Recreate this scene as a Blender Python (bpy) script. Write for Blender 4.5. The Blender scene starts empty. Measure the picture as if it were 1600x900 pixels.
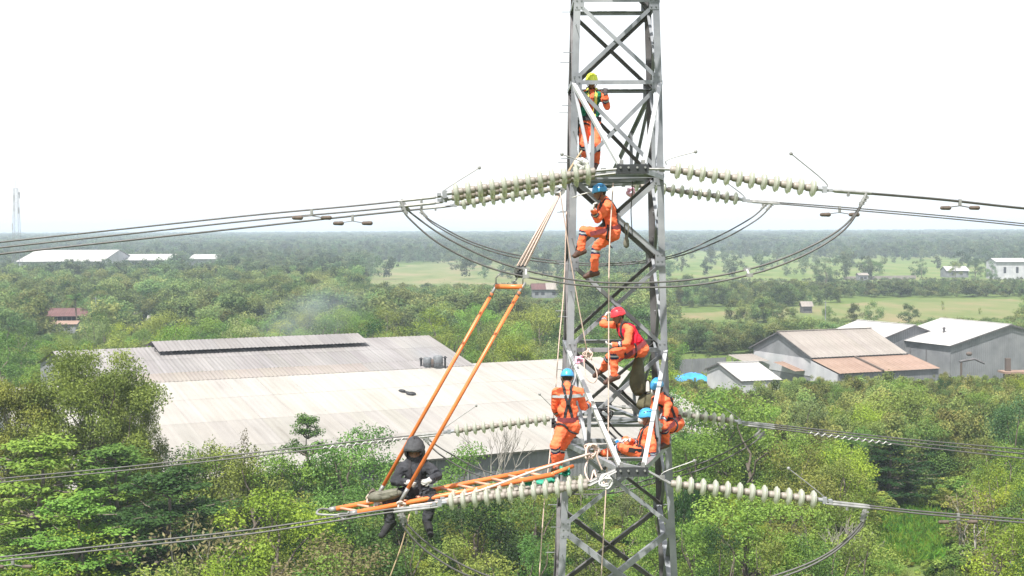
import bpy, bmesh, math, random
import numpy as np
from mathutils import Vector, Matrix, Quaternion, noise
from mathutils.bvhtree import BVHTree
R = math.radians
V = Vector
scene = bpy.context.scene
col = scene.collection

# ------------------------------------------------------------------ camera, sky, sun, exposure
F_PX, CAM_H = 2124.0, 25.0
PITCH, ROLL = math.atan(96.0 / F_PX), R(-0.2)
cam_d = bpy.data.cameras.new('camera')
cam_d.sensor_width = 36.0
cam_d.lens = 36.0 * F_PX / 1600.0
cam_d.clip_start, cam_d.clip_end = 0.5, 40000.0
cam = bpy.data.objects.new('camera', cam_d)
col.objects.link(cam)
CAMM = Matrix.Translation((0, 0, CAM_H)) @ Matrix.Rotation(math.pi / 2 - PITCH, 4, 'X') @ Matrix.Rotation(ROLL, 4, 'Z')
cam.matrix_world = CAMM
scene.camera = cam

SUN_EL, SUN_AZ = R(58.0), R(-152.0)          # azimuth clockwise from +Y: behind the camera, to its left
to_sun = V((math.cos(SUN_EL) * math.sin(SUN_AZ), math.cos(SUN_EL) * math.cos(SUN_AZ), math.sin(SUN_EL)))
world = bpy.data.worlds.new('World')
scene.world = world
world.use_nodes = True
wn = world.node_tree
wn.nodes.clear()
w_out = wn.nodes.new('ShaderNodeOutputWorld')
w_bg = wn.nodes.new('ShaderNodeBackground')
w_sky = wn.nodes.new('ShaderNodeTexSky')
w_sky.sky_type = 'NISHITA'
w_sky.sun_disc = False
w_sky.sun_elevation, w_sky.sun_rotation = SUN_EL, SUN_AZ
w_sky.air_density, w_sky.dust_density, w_sky.ozone_density = 1.0, 1.5, 1.0
w_hsv = wn.nodes.new('ShaderNodeHueSaturation')      # thin white cloud all over: the same sky, washed of its blue
w_hsv.inputs['Saturation'].default_value = 0.5
w_hsv.inputs['Value'].default_value = 1.0
w_bg.inputs['Strength'].default_value = 0.11
wn.links.new(w_sky.outputs[0], w_hsv.inputs['Color'])
w_mix = wn.nodes.new('ShaderNodeMix'); w_mix.data_type = 'RGBA'      # even veil of bright cloud over the blue
w_mix.inputs[0].default_value = 0.72
w_mix.inputs[7].default_value = (6.3, 6.4, 6.5, 1)
wn.links.new(w_hsv.outputs[0], w_mix.inputs[6])
wn.links.new(w_mix.outputs[2], w_bg.inputs['Color'])
wn.links.new(w_bg.outputs[0], w_out.inputs['Surface'])
sun_d = bpy.data.lights.new('sun', 'SUN')
sun_d.energy, sun_d.angle, sun_d.color = 4.6, R(0.6), (1.0, 0.96, 0.9)
sun = bpy.data.objects.new('sun', sun_d)
col.objects.link(sun)
sun.rotation_euler = to_sun.to_track_quat('Z', 'Y').to_euler()
vs = scene.view_settings
vs.view_transform, vs.look, vs.gamma, vs.exposure = 'Standard', 'None', 1.0, 0.95
vs.use_curve_mapping = False
scene.render.engine = 'CYCLES'
scene.cycles.max_bounces = 6
scene.cycles.transparent_max_bounces = 8
scene.cycles.volume_bounces = 0

# ------------------------------------------------------------------ picture point -> place
_R = CAMM.to_3x3()
def ray(px, py):
    return _R @ V(((px - 800.0) / F_PX, -(py - 450.0) / F_PX, -1.0))
def at(px, py, Y):
    d = ray(px, py)
    k = Y / d.y
    return V((d.x * k, Y, CAM_H + d.z * k))
def atz(px, py, z):
    d = ray(px, py)
    k = (z - CAM_H) / d.z
    return V((d.x * k, d.y * k, z))
def gx(px, Y):
    return (px - 800.0) * Y / F_PX

# ------------------------------------------------------------------ materials
def nt_mat(name):
    m = bpy.data.materials.new(name)
    m.use_nodes = True
    nt = m.node_tree
    return m, nt, nt.nodes['Principled BSDF']
def mat(name, c, rough=0.6, metal=0.0, var=0.0, scale=4.0, bump=0.0, bscale=30.0, c2=None, spec=0.5, detail=4.0, objcol=False):
    m, nt, b = nt_mat(name)
    b.inputs['Base Color'].default_value = (*c, 1)
    b.inputs['Roughness'].default_value = rough
    b.inputs['Metallic'].default_value = metal
    b.inputs['Specular IOR Level'].default_value = spec
    tc = nt.nodes.new('ShaderNodeTexCoord')
    src = None
    if var or c2:
        n = nt.nodes.new('ShaderNodeTexNoise')
        n.inputs['Scale'].default_value = scale
        n.inputs['Detail'].default_value = detail
        nt.links.new(tc.outputs['Object'], n.inputs['Vector'])
        r = nt.nodes.new('ShaderNodeValToRGB')
        if c2 is None:
            c2 = tuple(min(1, x * (1 + var)) for x in c)
            c = tuple(x * (1 - var) for x in c)
        r.color_ramp.elements[0].color = (*c, 1); r.color_ramp.elements[0].position = 0.35
        r.color_ramp.elements[1].color = (*c2, 1); r.color_ramp.elements[1].position = 0.68
        nt.links.new(n.outputs['Fac'], r.inputs['Fac'])
        src = r.outputs['Color']
        nt.links.new(src, b.inputs['Base Color'])
    if objcol:
        oi = nt.nodes.new('ShaderNodeObjectInfo')
        mx = nt.nodes.new('ShaderNodeMix'); mx.data_type = 'RGBA'; mx.blend_type = 'MULTIPLY'
        mx.inputs[0].default_value = 1.0
        if src is not None: nt.links.new(src, mx.inputs[6])
        else: mx.inputs[6].default_value = (*c, 1)
        nt.links.new(oi.outputs['Color'], mx.inputs[7])
        nt.links.new(mx.outputs[2], b.inputs['Base Color'])
    if bump:
        n2 = nt.nodes.new('ShaderNodeTexNoise')
        n2.inputs['Scale'].default_value = bscale
        n2.inputs['Detail'].default_value = 3.0
        nt.links.new(tc.outputs['Object'], n2.inputs['Vector'])
        bp = nt.nodes.new('ShaderNodeBump')
        bp.inputs['Strength'].default_value = bump
        bp.inputs['Distance'].default_value = 0.02
        nt.links.new(n2.outputs['Fac'], bp.inputs['Height'])
        nt.links.new(bp.outputs['Normal'], b.inputs['Normal'])
    return m
M = {}
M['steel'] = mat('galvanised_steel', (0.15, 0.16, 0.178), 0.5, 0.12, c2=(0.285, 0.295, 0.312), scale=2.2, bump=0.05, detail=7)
M['steel_sunlit'] = mat('sunlit_galvanised_steel', (0.36, 0.37, 0.38), 0.5, 0.1, c2=(0.48, 0.485, 0.49), scale=3.0, bump=0.05)  # paler copy of the steel: sunlight on the near ties put into the colour
M['steel_old_and_shaded'] = mat('weathered_and_shaded_steel', (0.070, 0.065, 0.067), 0.7, 0.1, c2=(0.135, 0.13, 0.133), scale=3.0)  # old fittings, and a shaded copy of the tower steel
M['plate'] = mat('dark_plate', (0.03, 0.033, 0.036), 0.7, 0.1, var=0.25)
M['alu'] = mat('aluminium_fitting', (0.24, 0.24, 0.235), 0.5, 0.3, var=0.2, scale=12)
M['cable'] = mat('stranded_aluminium', (0.085, 0.082, 0.08), 0.55, 0.2, var=0.15, scale=10)
M['rust'] = mat('rusty_iron', (0.11, 0.085, 0.07), 0.8, 0.2, var=0.3, scale=20)
M['cap'] = mat('insulator_cap', (0.235, 0.21, 0.185), 0.5, 0.05, var=0.18, scale=14)
M['orange_pole'] = mat('orange_fibreglass', (0.66, 0.17, 0.045), 0.4, var=0.12, scale=6)
M['rung'] = mat('pale_orange_rung', (0.60, 0.30, 0.21), 0.5, var=0.1, scale=10)
M['rope'] = mat('pale_pink_rope', (0.56, 0.43, 0.37), 0.85, var=0.12, scale=30)
M['rope_tan'] = mat('tan_rope', (0.36, 0.27, 0.17), 0.9, var=0.15, scale=30)
M['bag'] = mat('olive_canvas', (0.095, 0.088, 0.05), 0.9, var=0.25, scale=8, bump=0.5, bscale=9)
M['bag2'] = mat('khaki_canvas', (0.135, 0.13, 0.10), 0.9, var=0.25, scale=8, bump=0.5, bscale=9)
M['green_cloth'] = mat('green_tarpaulin', (0.02, 0.26, 0.17), 0.6, var=0.2, scale=7)
M['white_cloth'] = mat('white_cloth', (0.52, 0.515, 0.50), 0.85, var=0.06, scale=9, bump=0.3)
M['black'] = mat('black_rubber', (0.018, 0.018, 0.02), 0.6, var=0.3)
M['tape'] = mat('pink_tape', (0.68, 0.36, 0.48), 0.7)

# ------------------------------------------------------------------ builders
def obj(name, verts, faces, m=None, parent=None, smooth=False, origin=None):
    """one mesh object; verts are world points; a part is stored relative to its parent's origin"""
    o0 = V((0, 0, 0))
    if parent is not None: o0 = worldloc(parent)
    if origin is not None: o0 = V(origin)
    me = bpy.data.meshes.new(name)
    me.from_pydata([tuple(V(v) - o0) for v in verts], [], faces)
    if m is not None:
        for mm in (m if isinstance(m, (list, tuple)) else [m]): me.materials.append(mm)
    if smooth: me.polygons.foreach_set('use_smooth', [True] * len(me.polygons))
    me.update()
    o = bpy.data.objects.new(name, me)
    col.objects.link(o)
    if parent is not None:
        o.parent = parent
        if origin is not None: o.location = o0 - worldloc(parent)
    elif origin is not None: o.location = o0
    return o
def worldloc(o):
    p = V(o.location)
    while o.parent is not None:
        o = o.parent
        p = p + o.location
    return p
def inst(name, me, parent=None, loc=(0, 0, 0), quat=None, scale=None, color=None):
    o = bpy.data.objects.new(name, me)
    col.objects.link(o)
    o.parent = parent
    o.location = loc
    if quat is not None:
        o.rotation_mode = 'QUATERNION'; o.rotation_quaternion = quat
    if scale is not None: o.scale = scale if hasattr(scale, '__len__') else (scale,) * 3
    if color is not None: o.color = (*color, 1)
    return o
def tag(o, label, cat=None, group=None, kind=None):
    if label: o['label'] = label
    if cat: o['category'] = cat
    if group: o['group'] = group
    if kind: o['kind'] = kind
    return o
def thing(name, loc, label, cat, group=None):
    e = bpy.data.objects.new(name, None)
    col.objects.link(e)
    e.location = loc
    e.empty_display_size = 0.1
    return tag(e, label, cat, group)
class MB:
    def __init__(s): s.v = []; s.f = []
    def add(s, vs_, fs):
        n = len(s.v)
        s.v += [V(p) for p in vs_]
        s.f += [tuple(i + n for i in f) for f in fs]
        return s
    def box(s, c, size, rot=None):
        c = V(c); hx, hy, hz = [k / 2 for k in size]
        ps = [V((x, y, z)) for x in (-hx, hx) for y in (-hy, hy) for z in (-hz, hz)]
        if rot is not None: ps = [rot @ p for p in ps]
        return s.add([c + p for p in ps], [(0, 1, 3, 2), (4, 6, 7, 5), (0, 4, 5, 1), (2, 3, 7, 6), (0, 2, 6, 4), (1, 5, 7, 3)])
    def bar(s, a, b, w, h, up=(0, 0, 1)):
        a, b = V(a), V(b); d = (b - a).normalized(); up = V(up)
        x = d.cross(up)
        if x.length < 1e-4: x = d.cross(V((1, 0, 0)))
        x.normalize(); y = x.cross(d).normalized()
        ps = []
        for p in (a, b):
            for i, j in ((-1, -1), (1, -1), (1, 1), (-1, 1)): ps.append(p + x * i * w / 2 + y * j * h / 2)
        return s.add(ps, [(0, 1, 2, 3), (7, 6, 5, 4), (0, 4, 5, 1), (1, 5, 6, 2), (2, 6, 7, 3), (3, 7, 4, 0)])
    def tube(s, pts, r, n=6, cap=True):
        pts = [V(p) for p in pts]; k = len(pts)
        rs = r if hasattr(r, '__len__') else [r] * k
        vs_ = []; prev = None
        for i, p in enumerate(pts):
            d = (pts[min(i + 1, k - 1)] - pts[max(i - 1, 0)])
            d = d.normalized() if d.length > 1e-9 else V((0, 0, 1))
            if prev is None:
                x = d.cross(V((0, 0, 1)))
                if x.length < 1e-3: x = d.cross(V((1, 0, 0)))
            else:
                x = prev - d * prev.dot(d)
            x.normalize(); prev = x; y = d.cross(x)
            for j in range(n):
                a = 2 * math.pi * j / n
                vs_.append(p + (x * math.cos(a) + y * math.sin(a)) * rs[i])
        fs = []
        for i in range(k - 1):
            for j in range(n):
                a, b = i * n + j, i * n + (j + 1) % n
                fs.append((a, b, b + n, a + n))
        if cap: fs += [tuple(range(n - 1, -1, -1)), tuple(range((k - 1) * n, k * n))]
        return s.add(vs_, fs)
    def ell(s, c, rad, rot=None, nu=12, nv=8):
        c = V(c); rad = rad if hasattr(rad, '__len__') else (rad,) * 3
        vs_ = []; fs = []
        for i in range(nv + 1):
            th = math.pi * i / nv
            for j in range(nu):
                ph = 2 * math.pi * j / nu
                p = V((rad[0] * math.sin(th) * math.cos(ph), rad[1] * math.sin(th) * math.sin(ph), rad[2] * math.cos(th)))
                vs_.append(c + (rot @ p if rot is not None else p))
        for i in range(nv):
            for j in range(nu):
                a, b = i * nu + j, i * nu + (j + 1) % nu
                fs.append((a, a + nu, b + nu, b))
        return s.add(vs_, fs)
    def caps(s, a, b, ra, rb, n=12):
        """closed tapered capsule"""
        a, b = V(a), V(b); d = b - a; L = d.length
        d = d.normalized() if L > 1e-6 else V((0, 0, 1))
        pts, rs = [], []
        for t in (-1.0, -0.92, -0.7, -0.38): pts.append(a + d * ra * t); rs.append(max(ra * math.sqrt(max(0, 1 - t * t)), ra * 0.04))
        pts.append(a); rs.append(ra); pts.append(b + d * 1e-4); rs.append(rb)
        for t in (0.38, 0.7, 0.92, 1.0): pts.append(b + d * rb * t); rs.append(max(rb * math.sqrt(max(0, 1 - t * t)), rb * 0.04))
        return s.tube(pts, rs, n)
    def lathe(s, prof, n=16, c=(0, 0, 0), rot=None, close=False):
        c = V(c); vs_ = []; fs = []; k = len(prof)
        for (r, z) in prof:
            for j in range(n):
                a = 2 * math.pi * j / n
                p = V((r * math.cos(a), r * math.sin(a), z))
                vs_.append(c + (rot @ p if rot is not None else p))
        for i in range(k - 1 + (1 if close else 0)):
            for j in range(n):
                a, b = i * n + j, i * n + (j + 1) % n
                a2, b2 = ((i + 1) % k) * n + j, ((i + 1) % k) * n + (j + 1) % n
                fs.append((a, b, b2, a2))
        return s.add(vs_, fs)
    def build(s, name, m, parent=None, smooth=False, origin=None):
        return obj(name, s.v, s.f, m, parent, smooth, origin)
def smooth_path(pts, n=8):
    """Catmull-Rom through the points"""
    P = [V(p) for p in pts]; P = [P[0] * 2 - P[1]] + P + [P[-1] * 2 - P[-2]]
    out = []
    for i in range(1, len(P) - 2):
        for j in range(n):
            t = j / n
            a, b, c, d = P[i - 1], P[i], P[i + 1], P[i + 2]
            out.append(0.5 * ((2 * b) + (c - a) * t + (2 * a - 5 * b + 4 * c - d) * t * t + (3 * b - a - 3 * c + d) * t ** 3))
    out.append(P[-2])
    return out
# ------------------------------------------------------------------ ground
def ground_material():
    m, nt, b = nt_mat('ground_cover')
    N = nt.nodes; L = nt.links
    geo = N.new('ShaderNodeNewGeometry')
    def noise_(sc, det=5.0, rough=0.6):
        n = N.new('ShaderNodeTexNoise'); n.inputs['Scale'].default_value = sc
        n.inputs['Detail'].default_value = det; n.inputs['Roughness'].default_value = rough
        L.new(geo.outputs['Position'], n.inputs['Vector']); return n.outputs['Fac']
    def ramp(f, stops):
        r = N.new('ShaderNodeValToRGB'); e = r.color_ramp.elements
        while len(e) < len(stops): e.new(0.5)
        for i, (p, c) in enumerate(stops): e[i].position = p; e[i].color = (*c, 1)
        L.new(f, r.inputs['Fac']); return r.outputs['Color']
    def mix(f, a, b2, mode='MIX'):
        x = N.new('ShaderNodeMix'); x.data_type = 'RGBA'; x.blend_type = mode
        if isinstance(f, float): x.inputs[0].default_value = f
        else: L.new(f, x.inputs[0])
        L.new(a, x.inputs[6]); L.new(b2, x.inputs[7]); return x.outputs[2]
    fine = ramp(noise_(0.35, 6), [(0.3, (0.045, 0.075, 0.016)), (0.5, (0.08, 0.125, 0.028)), (0.72, (0.14, 0.17, 0.05))])
    big = ramp(noise_(0.012, 4), [(0.36, (0.045, 0.08, 0.02)), (0.52, (0.11, 0.15, 0.04)), (0.64, (0.19, 0.175, 0.08))])
    c = mix(0.5, fine, big)
    L.new(c, b.inputs['Base Color'])
    b.inputs['Roughness'].default_value = 1.0; b.inputs['Specular IOR Level'].default_value = 0.1
    return m
M['ground'] = ground_material()
# forest floor sheet out to the horizon (finer rings near the viewer)
def ground_sheet():
    vs_, fs = [], []
    rad = [0.0, 30, 60, 100, 160, 250, 400, 700, 1200, 2200, 4500, 10000]
    n = 72
    vs_.append(V((0, 0, 0)))
    for r in rad[1:]:
        for j in range(n):
            a = 2 * math.pi * j / n
            vs_.append(V((r * math.sin(a), r * math.cos(a), 0)))
    for j in range(n): fs.append((0, 1 + (j + 1) % n, 1 + j))
    for i in range(len(rad) - 2):
        for j in range(n):
            a, b = 1 + i * n + j, 1 + i * n + (j + 1) % n
            fs.append((a, b, b + n, a + n))
    return obj('ground', vs_, fs, M['ground'])
tag(ground_sheet(), 'flat green lowland of scrub and grass reaching to the horizon', None, None, 'structure')

def field_mat(name, stops, sc):
    m, nt, b = nt_mat(name)
    N = nt.nodes; L = nt.links
    geo = N.new('ShaderNodeNewGeometry')
    mp = N.new('ShaderNodeMapping'); mp.inputs['Scale'].default_value = (1.0, 0.35, 1.0)
    L.new(geo.outputs['Position'], mp.inputs['Vector'])
    n = N.new('ShaderNodeTexNoise'); n.inputs['Scale'].default_value = sc; n.inputs['Detail'].default_value = 7.0
    n.inputs['Roughness'].default_value = 0.62
    L.new(mp.outputs[0], n.inputs['Vector'])
    r = N.new('ShaderNodeValToRGB'); e = r.color_ramp.elements
    while len(e) < len(stops): e.new(0.5)
    for i, (p, c) in enumerate(stops): e[i].position = p; e[i].color = (*c, 1)
    L.new(n.outputs['Fac'], r.inputs['Fac']); L.new(r.outputs['Color'], b.inputs['Base Color'])
    b.inputs['Roughness'].default_value = 1.0; b.inputs['Specular IOR Level'].default_value = 0.1
    return m
M['meadow'] = field_mat('green_meadow', [(0.32, (0.07, 0.115, 0.03)), (0.48, (0.115, 0.16, 0.045)), (0.66, (0.175, 0.175, 0.075))], 0.06)
M['meadow_dry'] = field_mat('dry_meadow', [(0.3, (0.075, 0.12, 0.032)), (0.47, (0.13, 0.152, 0.055)), (0.66, (0.20, 0.165, 0.09))], 0.055)
M['bare_field'] = field_mat('pale_stubble', [(0.3, (0.075, 0.11, 0.035)), (0.47, (0.13, 0.155, 0.06)), (0.62, (0.19, 0.17, 0.09))], 0.045)
M['lush'] = field_mat('lush_grass', [(0.3, (0.07, 0.17, 0.02)), (0.5, (0.11, 0.24, 0.03)), (0.7, (0.17, 0.30, 0.05))], 0.35)
FIELDS = []
def field(name, pix, m, label, z=0.004, rag=0.08):
    pts = [atz(px, py, z) for px, py in pix]
    FIELDS.append([(p.x, p.y) for p in pts])
    ring = []
    rnd = random.Random(len(FIELDS))
    for i, p in enumerate(pts):
        q = pts[(i + 1) % len(pts)]
        L = (q - p).length
        nrm = V((-(q - p).y, (q - p).x, 0)).normalized()
        for k in range(7):
            t = k / 7
            ring.append(p.lerp(q, t) + nrm * rnd.uniform(-1, 1) * min(L * rag * 0.5, 8))
    o = obj(name, ring, [tuple(range(len(ring)))], m)
    tag(o, label, None, None, 'structure')
field('meadow', [(1045, 395), (1250, 389), (1475, 386), (1640, 388), (1640, 425), (1480, 436), (1200, 446), (1045, 452)], M['meadow'], 'bright green meadow with scattered trees before the far woods')
field('dry_meadow', [(1045, 490), (1190, 484), (1400, 468), (1600, 467), (1600, 505), (1330, 504), (1150, 498), (1045, 503)], M['meadow_dry'], 'yellowish dry grass field behind the tin roofed warehouses', 0.008)
field('pale_field', [(560, 441), (600, 420), (690, 408), (885, 406), (888, 460), (770, 456), (650, 449)], M['bare_field'], 'pale dry clearing in the woods beyond the smoke', 0.012)
field('grass_patch', [(1355, 830), (1420, 800), (1490, 815), (1530, 850), (1480, 885), (1370, 880)], M['lush'], 'vivid green grass patch below the dark layered tree', 0.006)

# ------------------------------------------------------------------ buildings
def roof_mat(name, stops, u, v):
    """weathered sheets: large patches, and thin streaks running down the slope (world coordinates, so no sheet repeats another)"""
    m, nt, b = nt_mat(name); N, L = nt.nodes, nt.links
    geo = N.new('ShaderNodeNewGeometry'); oi = N.new('ShaderNodeObjectInfo')
    def dot(w):
        d = N.new('ShaderNodeVectorMath'); d.operation = 'DOT_PRODUCT'; d.inputs[1].default_value = tuple(w); L.new(geo.outputs['Position'], d.inputs[0]); return d.outputs['Value']
    cx = N.new('ShaderNodeCombineXYZ'); L.new(dot(V(u) * 1.7), cx.inputs['X']); L.new(dot(V(v) * .10), cx.inputs['Y'])
    n1 = N.new('ShaderNodeTexNoise'); n1.inputs['Scale'].default_value = 1.0; n1.inputs['Detail'].default_value = 5; L.new(cx.outputs[0], n1.inputs['Vector'])
    n2 = N.new('ShaderNodeTexNoise'); n2.inputs['Scale'].default_value = .09; n2.inputs['Detail'].default_value = 7; L.new(geo.outputs['Position'], n2.inputs['Vector'])
    ad = N.new('ShaderNodeMix'); ad.inputs[0].default_value = .55; L.new(n1.outputs['Fac'], ad.inputs[2]); L.new(n2.outputs['Fac'], ad.inputs[3])
    r = N.new('ShaderNodeValToRGB'); e = r.color_ramp.elements
    while len(e) < len(stops): e.new(.5)
    for i, (p, c) in enumerate(stops): e[i].position = p; e[i].color = (*c, 1)
    L.new(ad.outputs[0], r.inputs['Fac'])
    mx = N.new('ShaderNodeMix'); mx.data_type = 'RGBA'; mx.blend_type = 'MULTIPLY'; mx.inputs[0].default_value = 1
    L.new(r.outputs['Color'], mx.inputs[6]); L.new(oi.outputs['Color'], mx.inputs[7]); L.new(mx.outputs[2], b.inputs['Base Color'])
    b.inputs['Roughness'].default_value = .8; b.inputs['Specular IOR Level'].default_value = .3
    return m
_u, _v = (0.8955, 0.4450, 0), (0.4450, -0.8955, 0)
M['roof_cream'] = roof_mat('cream_roof_sheet', [(.30, (.185, .170, .152)), (.42, (.255, .24, .22)), (.62, (.315, .30, .275))], _u, _v)
M['roof_grey'] = roof_mat('weathered_roof_sheet', [(.30, (.155, .144, .141)), (.48, (.200, .188, .184)), (.66, (.255, .242, .237))], _u, _v)
M['roof_white'] = mat('white_roof_sheet', (0.32, 0.315, 0.305), 0.7, 0.0, c2=(0.385, 0.375, 0.365), scale=0.3, objcol=True, spec=0.3)
M['roof_tan'] = mat('tan_roof_sheet', (0.205, 0.18, 0.162), 0.8, 0.0, c2=(0.265, 0.238, 0.215), scale=0.35, objcol=True, spec=0.3)
M['roof_rust'] = mat('rusty_roof_sheet', (0.21, 0.14, 0.105), 0.85, 0.0, c2=(0.27, 0.19, 0.148), scale=0.5, objcol=True, spec=0.3)
M['roof_brown'] = mat('brown_roof_sheet', (0.085, 0.042, 0.04), 0.85, 0.0, c2=(0.14, 0.075, 0.07), scale=0.6, objcol=True, spec=0.2)
M['wall_grey'] = mat('grey_wall_sheet', (0.15, 0.155, 0.165), 0.7, 0.05, c2=(0.215, 0.22, 0.23), scale=0.4, objcol=True, spec=0.3)
M['wall_white'] = mat('whitewashed_wall', (0.34, 0.345, 0.365), 0.85, 0.0, c2=(0.45, 0.45, 0.46), scale=0.4, objcol=True, spec=0.2)
M['dark_gap'] = mat('dark_opening', (0.02, 0.02, 0.022), 0.9)
M['tank'] = mat('grey_tank', (0.13, 0.14, 0.15), 0.6, 0.1, var=0.2)
M['blue_tarp'] = mat('blue_tarpaulin', (0.03, 0.26, 0.68), 0.5, var=0.15, scale=1.0)

SHEETS = {}
def sheet_mesh(w, l, m, ribs, amp=0.03):
    """one corrugated sheet: x 0..w across the ribs, y 0..l down the slope, z up"""
    key = (round(w, 3), round(l, 3), m.name, ribs, amp)
    if key in SHEETS: return SHEETS[key]
    vs_, fs = [], []
    k = ribs * 4
    for i in range(k + 1):
        x = w * i / k
        z = amp if (i % 4) in (1, 2) else 0.0
        for y in (0, l): vs_.append((x, y, z))
    for i in range(k): fs.append((2 * i, 2 * i + 2, 2 * i + 3, 2 * i + 1))
    for (y) in (0,):
        pass
    me = bpy.data.meshes.new('roof_sheet'); me.from_pydata(vs_, [], fs); me.materials.append(m); me.update()
    SHEETS[key] = me
    return me
def sheet_plane(parent, o, u, d, W, D, m, nc, nr, ribs=3, name='roof_sheet', rnd=random.Random(5), tone=0.06, lap=0.12, gap=0.01, amp=0.03, courses=None):
    """cover the parallelogram o + u*W, + d*D by nr courses of nc sheets; each course laps the one below"""
    u, d = V(u).normalized(), V(d).normalized()
    n = d.cross(u) if d.cross(u).z > 0 else u.cross(d)
    base = worldloc(parent)
    w, l = W / nc, D / nr
    me = sheet_mesh(w - gap, l + (lap if nr > 1 else 0), m, ribs, amp)
    for r in range(nr):
        crow = (1.0 + rnd.uniform(-tone, tone) * 0.6) * (courses[r] if courses else 1.0)
        for c in range(nc):
            p = V(o) + u * (w * c) + d * (l * r) + n * (0.012 * (nr - r) + rnd.uniform(0, 0.003) + (0.004 if c % 2 else 0))
            Mx = Matrix((u, d, n)).transposed() if u.cross(d).dot(n) > 0 else Matrix((u, d, -n)).transposed()
            q = Mx.to_quaternion()
            k = crow * (1.0 + rnd.uniform(-tone, tone))
            inst(name, me, parent, p - base, q, None, (k, k * (1 + rnd.uniform(-.012, .012)), k * (1 + rnd.uniform(-.02, .02))))
def wall_panels(parent, a, b, z0, z1a, z1b, m, n, name='wall_panel', ribs=6, thick=0.08, tone=0.05, rnd=random.Random(8)):
    """upright corrugated panels between a and b (plan), top from z1a to z1b"""
    a, b = V(a), V(b); u = (b - a); L = u.length; u.normalize(); nn = V((u.y, -u.x, 0))
    for i in range(n):
        t0, t1 = i / n, (i + 1) / n
        vs_, fs = [], []
        k = ribs * 2
        for j in range(k + 1):
            t = t0 + (t1 - t0) * j / k - (0.012 / L if j == k else 0)
            off = nn * (0.03 if j % 2 else 0.0)
            p = a.lerp(b, t)
            vs_ += [V((p.x, p.y, z0)) + off, V((p.x, p.y, z1a + (z1b - z1a) * t)) + off]
        for j in range(k): fs.append((2 * j, 2 * j + 2, 2 * j + 3, 2 * j + 1))
        o = obj(name, vs_, fs, m, parent)
        kk = 1 + rnd.uniform(-tone, tone)
        o.color = (kk, kk, kk, 1)
def gable_house(name, label, cat, r0, r1, v, wl, wr, zr, ze, zl=None, roof='roof_white', wall='wall_grey', nc=10, nr=1, over=0.5, wpan=8, ribs=3, right=True, group=None):
    """ridge r0->r1 (plan), v = plan direction towards the viewer-side slope; wl far half width, wr near half width"""
    r0, r1 = V((r0[0], r0[1], 0)), V((r1[0], r1[1], 0))
    u = (r1 - r0); L = u.length; u.normalize()
    v = V((u.y, -u.x, 0)) * (1 if V((u.y, -u.x, 0)).dot(V((v[0], v[1], 0))) > 0 else -1)
    zl = ze if zl is None else zl
    t = thing(name, (r0.x, r0.y, 0), label, cat, group)
    top = V((0, 0, zr))
    # walls
    nf, nl = r0 + v * (wr - over), r1 + v * (wr - over)
    bf, bl = r0 - v * (wl - over), r1 - v * (wl - over)
    zn, zb = zr + (ze - zr) * (wr - over) / wr, zr + (zl - zr) * (wl - over) / wl
    i0 = u * over
    wall_panels(t, nf + i0, nl - i0, 0, zn - .06, zn - .06, M[wall], wpan)
    wall_panels(t, bl - i0, bf + i0, 0, zb - .06, zb - .06, M[wall], max(2, wpan // 2), ribs=3)
    for e, s in ((r0 + i0, 1), (r1 - i0, -1)):
        pa, pb = e + v * (wr - over), e - v * (wl - over)
        nw = max(2, int(wpan * 0.5))
        a, b = (pb, e) if s > 0 else (e, pb)
        wall_panels(t, a, b, 0, (zb if s > 0 else zr) - .07, (zr if s > 0 else zb) - .07, M[wall], nw)
        a, b = (e, pa) if s > 0 else (pa, e)
        wall_panels(t, a, b, 0, (zr if s > 0 else zn) - .07, (zn if s > 0 else zr) - .07, M[wall], nw)
    # roof
    dn = (v * wr + V((0, 0, ze - zr))); db = (-v * wl + V((0, 0, zl - zr)))
    sheet_plane(t, r0 + top, u, dn, L, dn.length, M[roof], nc, nr, ribs)
    sheet_plane(t, r1 + top, -u, db, L, db.length, M[roof], nc, nr, ribs)
    m = MB(); m.bar(r0 + top + V((0, 0, .05)) - u * .1, r1 + top + V((0, 0, .05)) + u * .1, 0.5, 0.07)
    m.build('ridge_cap', M[roof], t)
    m = MB()
    for e in (r0 - u * .03, r1 + u * .03):
        m.bar(e + top - V((0, 0, .13)), e + dn + top - V((0, 0, .13)), 0.06, 0.2)
        m.bar(e + top - V((0, 0, .13)), e + db + top - V((0, 0, .13)), 0.06, 0.2)
    m.build('barge_board', M['steel_old_and_shaded'], t)
    return t, u, v, dn

# long cream shed, its near eave towards the viewer
U = V((0.8955, 0.4450, 0)); VV = V((0.4450, -0.8955, 0))
TR = atz(938, 558, 9.8); TR.z = 0
LEN = 66.0
TL = TR - U * LEN
DEP = 29.0
shed = thing('long_shed', (TL.x, TL.y, 0), 'long low shed with huge pale cream sheet roof behind the orange ladder', 'shed')
dvec = VV * DEP + V((0, 0, -4.8))
sheet_plane(shed, TL + V((0, 0, 9.8)), U, dvec, LEN, dvec.length, M['roof_cream'], 40, 4, 3, tone=0.03, amp=.010, courses=(1.05, 1.03, .94, .90), gap=.003)
e0, e1 = TL + VV * (DEP - .5), TR + VV * (DEP - .5)
wall_panels(shed, e0, e1, 0, 4.85, 4.85, M['wall_grey'], 30, ribs=5)
wall_panels(shed, e1, TR, 0, 4.85, 9.7, M['wall_grey'], 12, ribs=4)
wall_panels(shed, TL, e0, 0, 9.7, 4.85, M['wall_grey'], 12, ribs=4)
m = MB()
for i in range(23):
    p = e0.lerp(e1, i / 22) + VV * .09
    m = MB(); m.box(p + V((0, 0, 2.4)), (0.14, 0.14, 4.8)); m.build('wall_post', M['alu'], shed)
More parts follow.
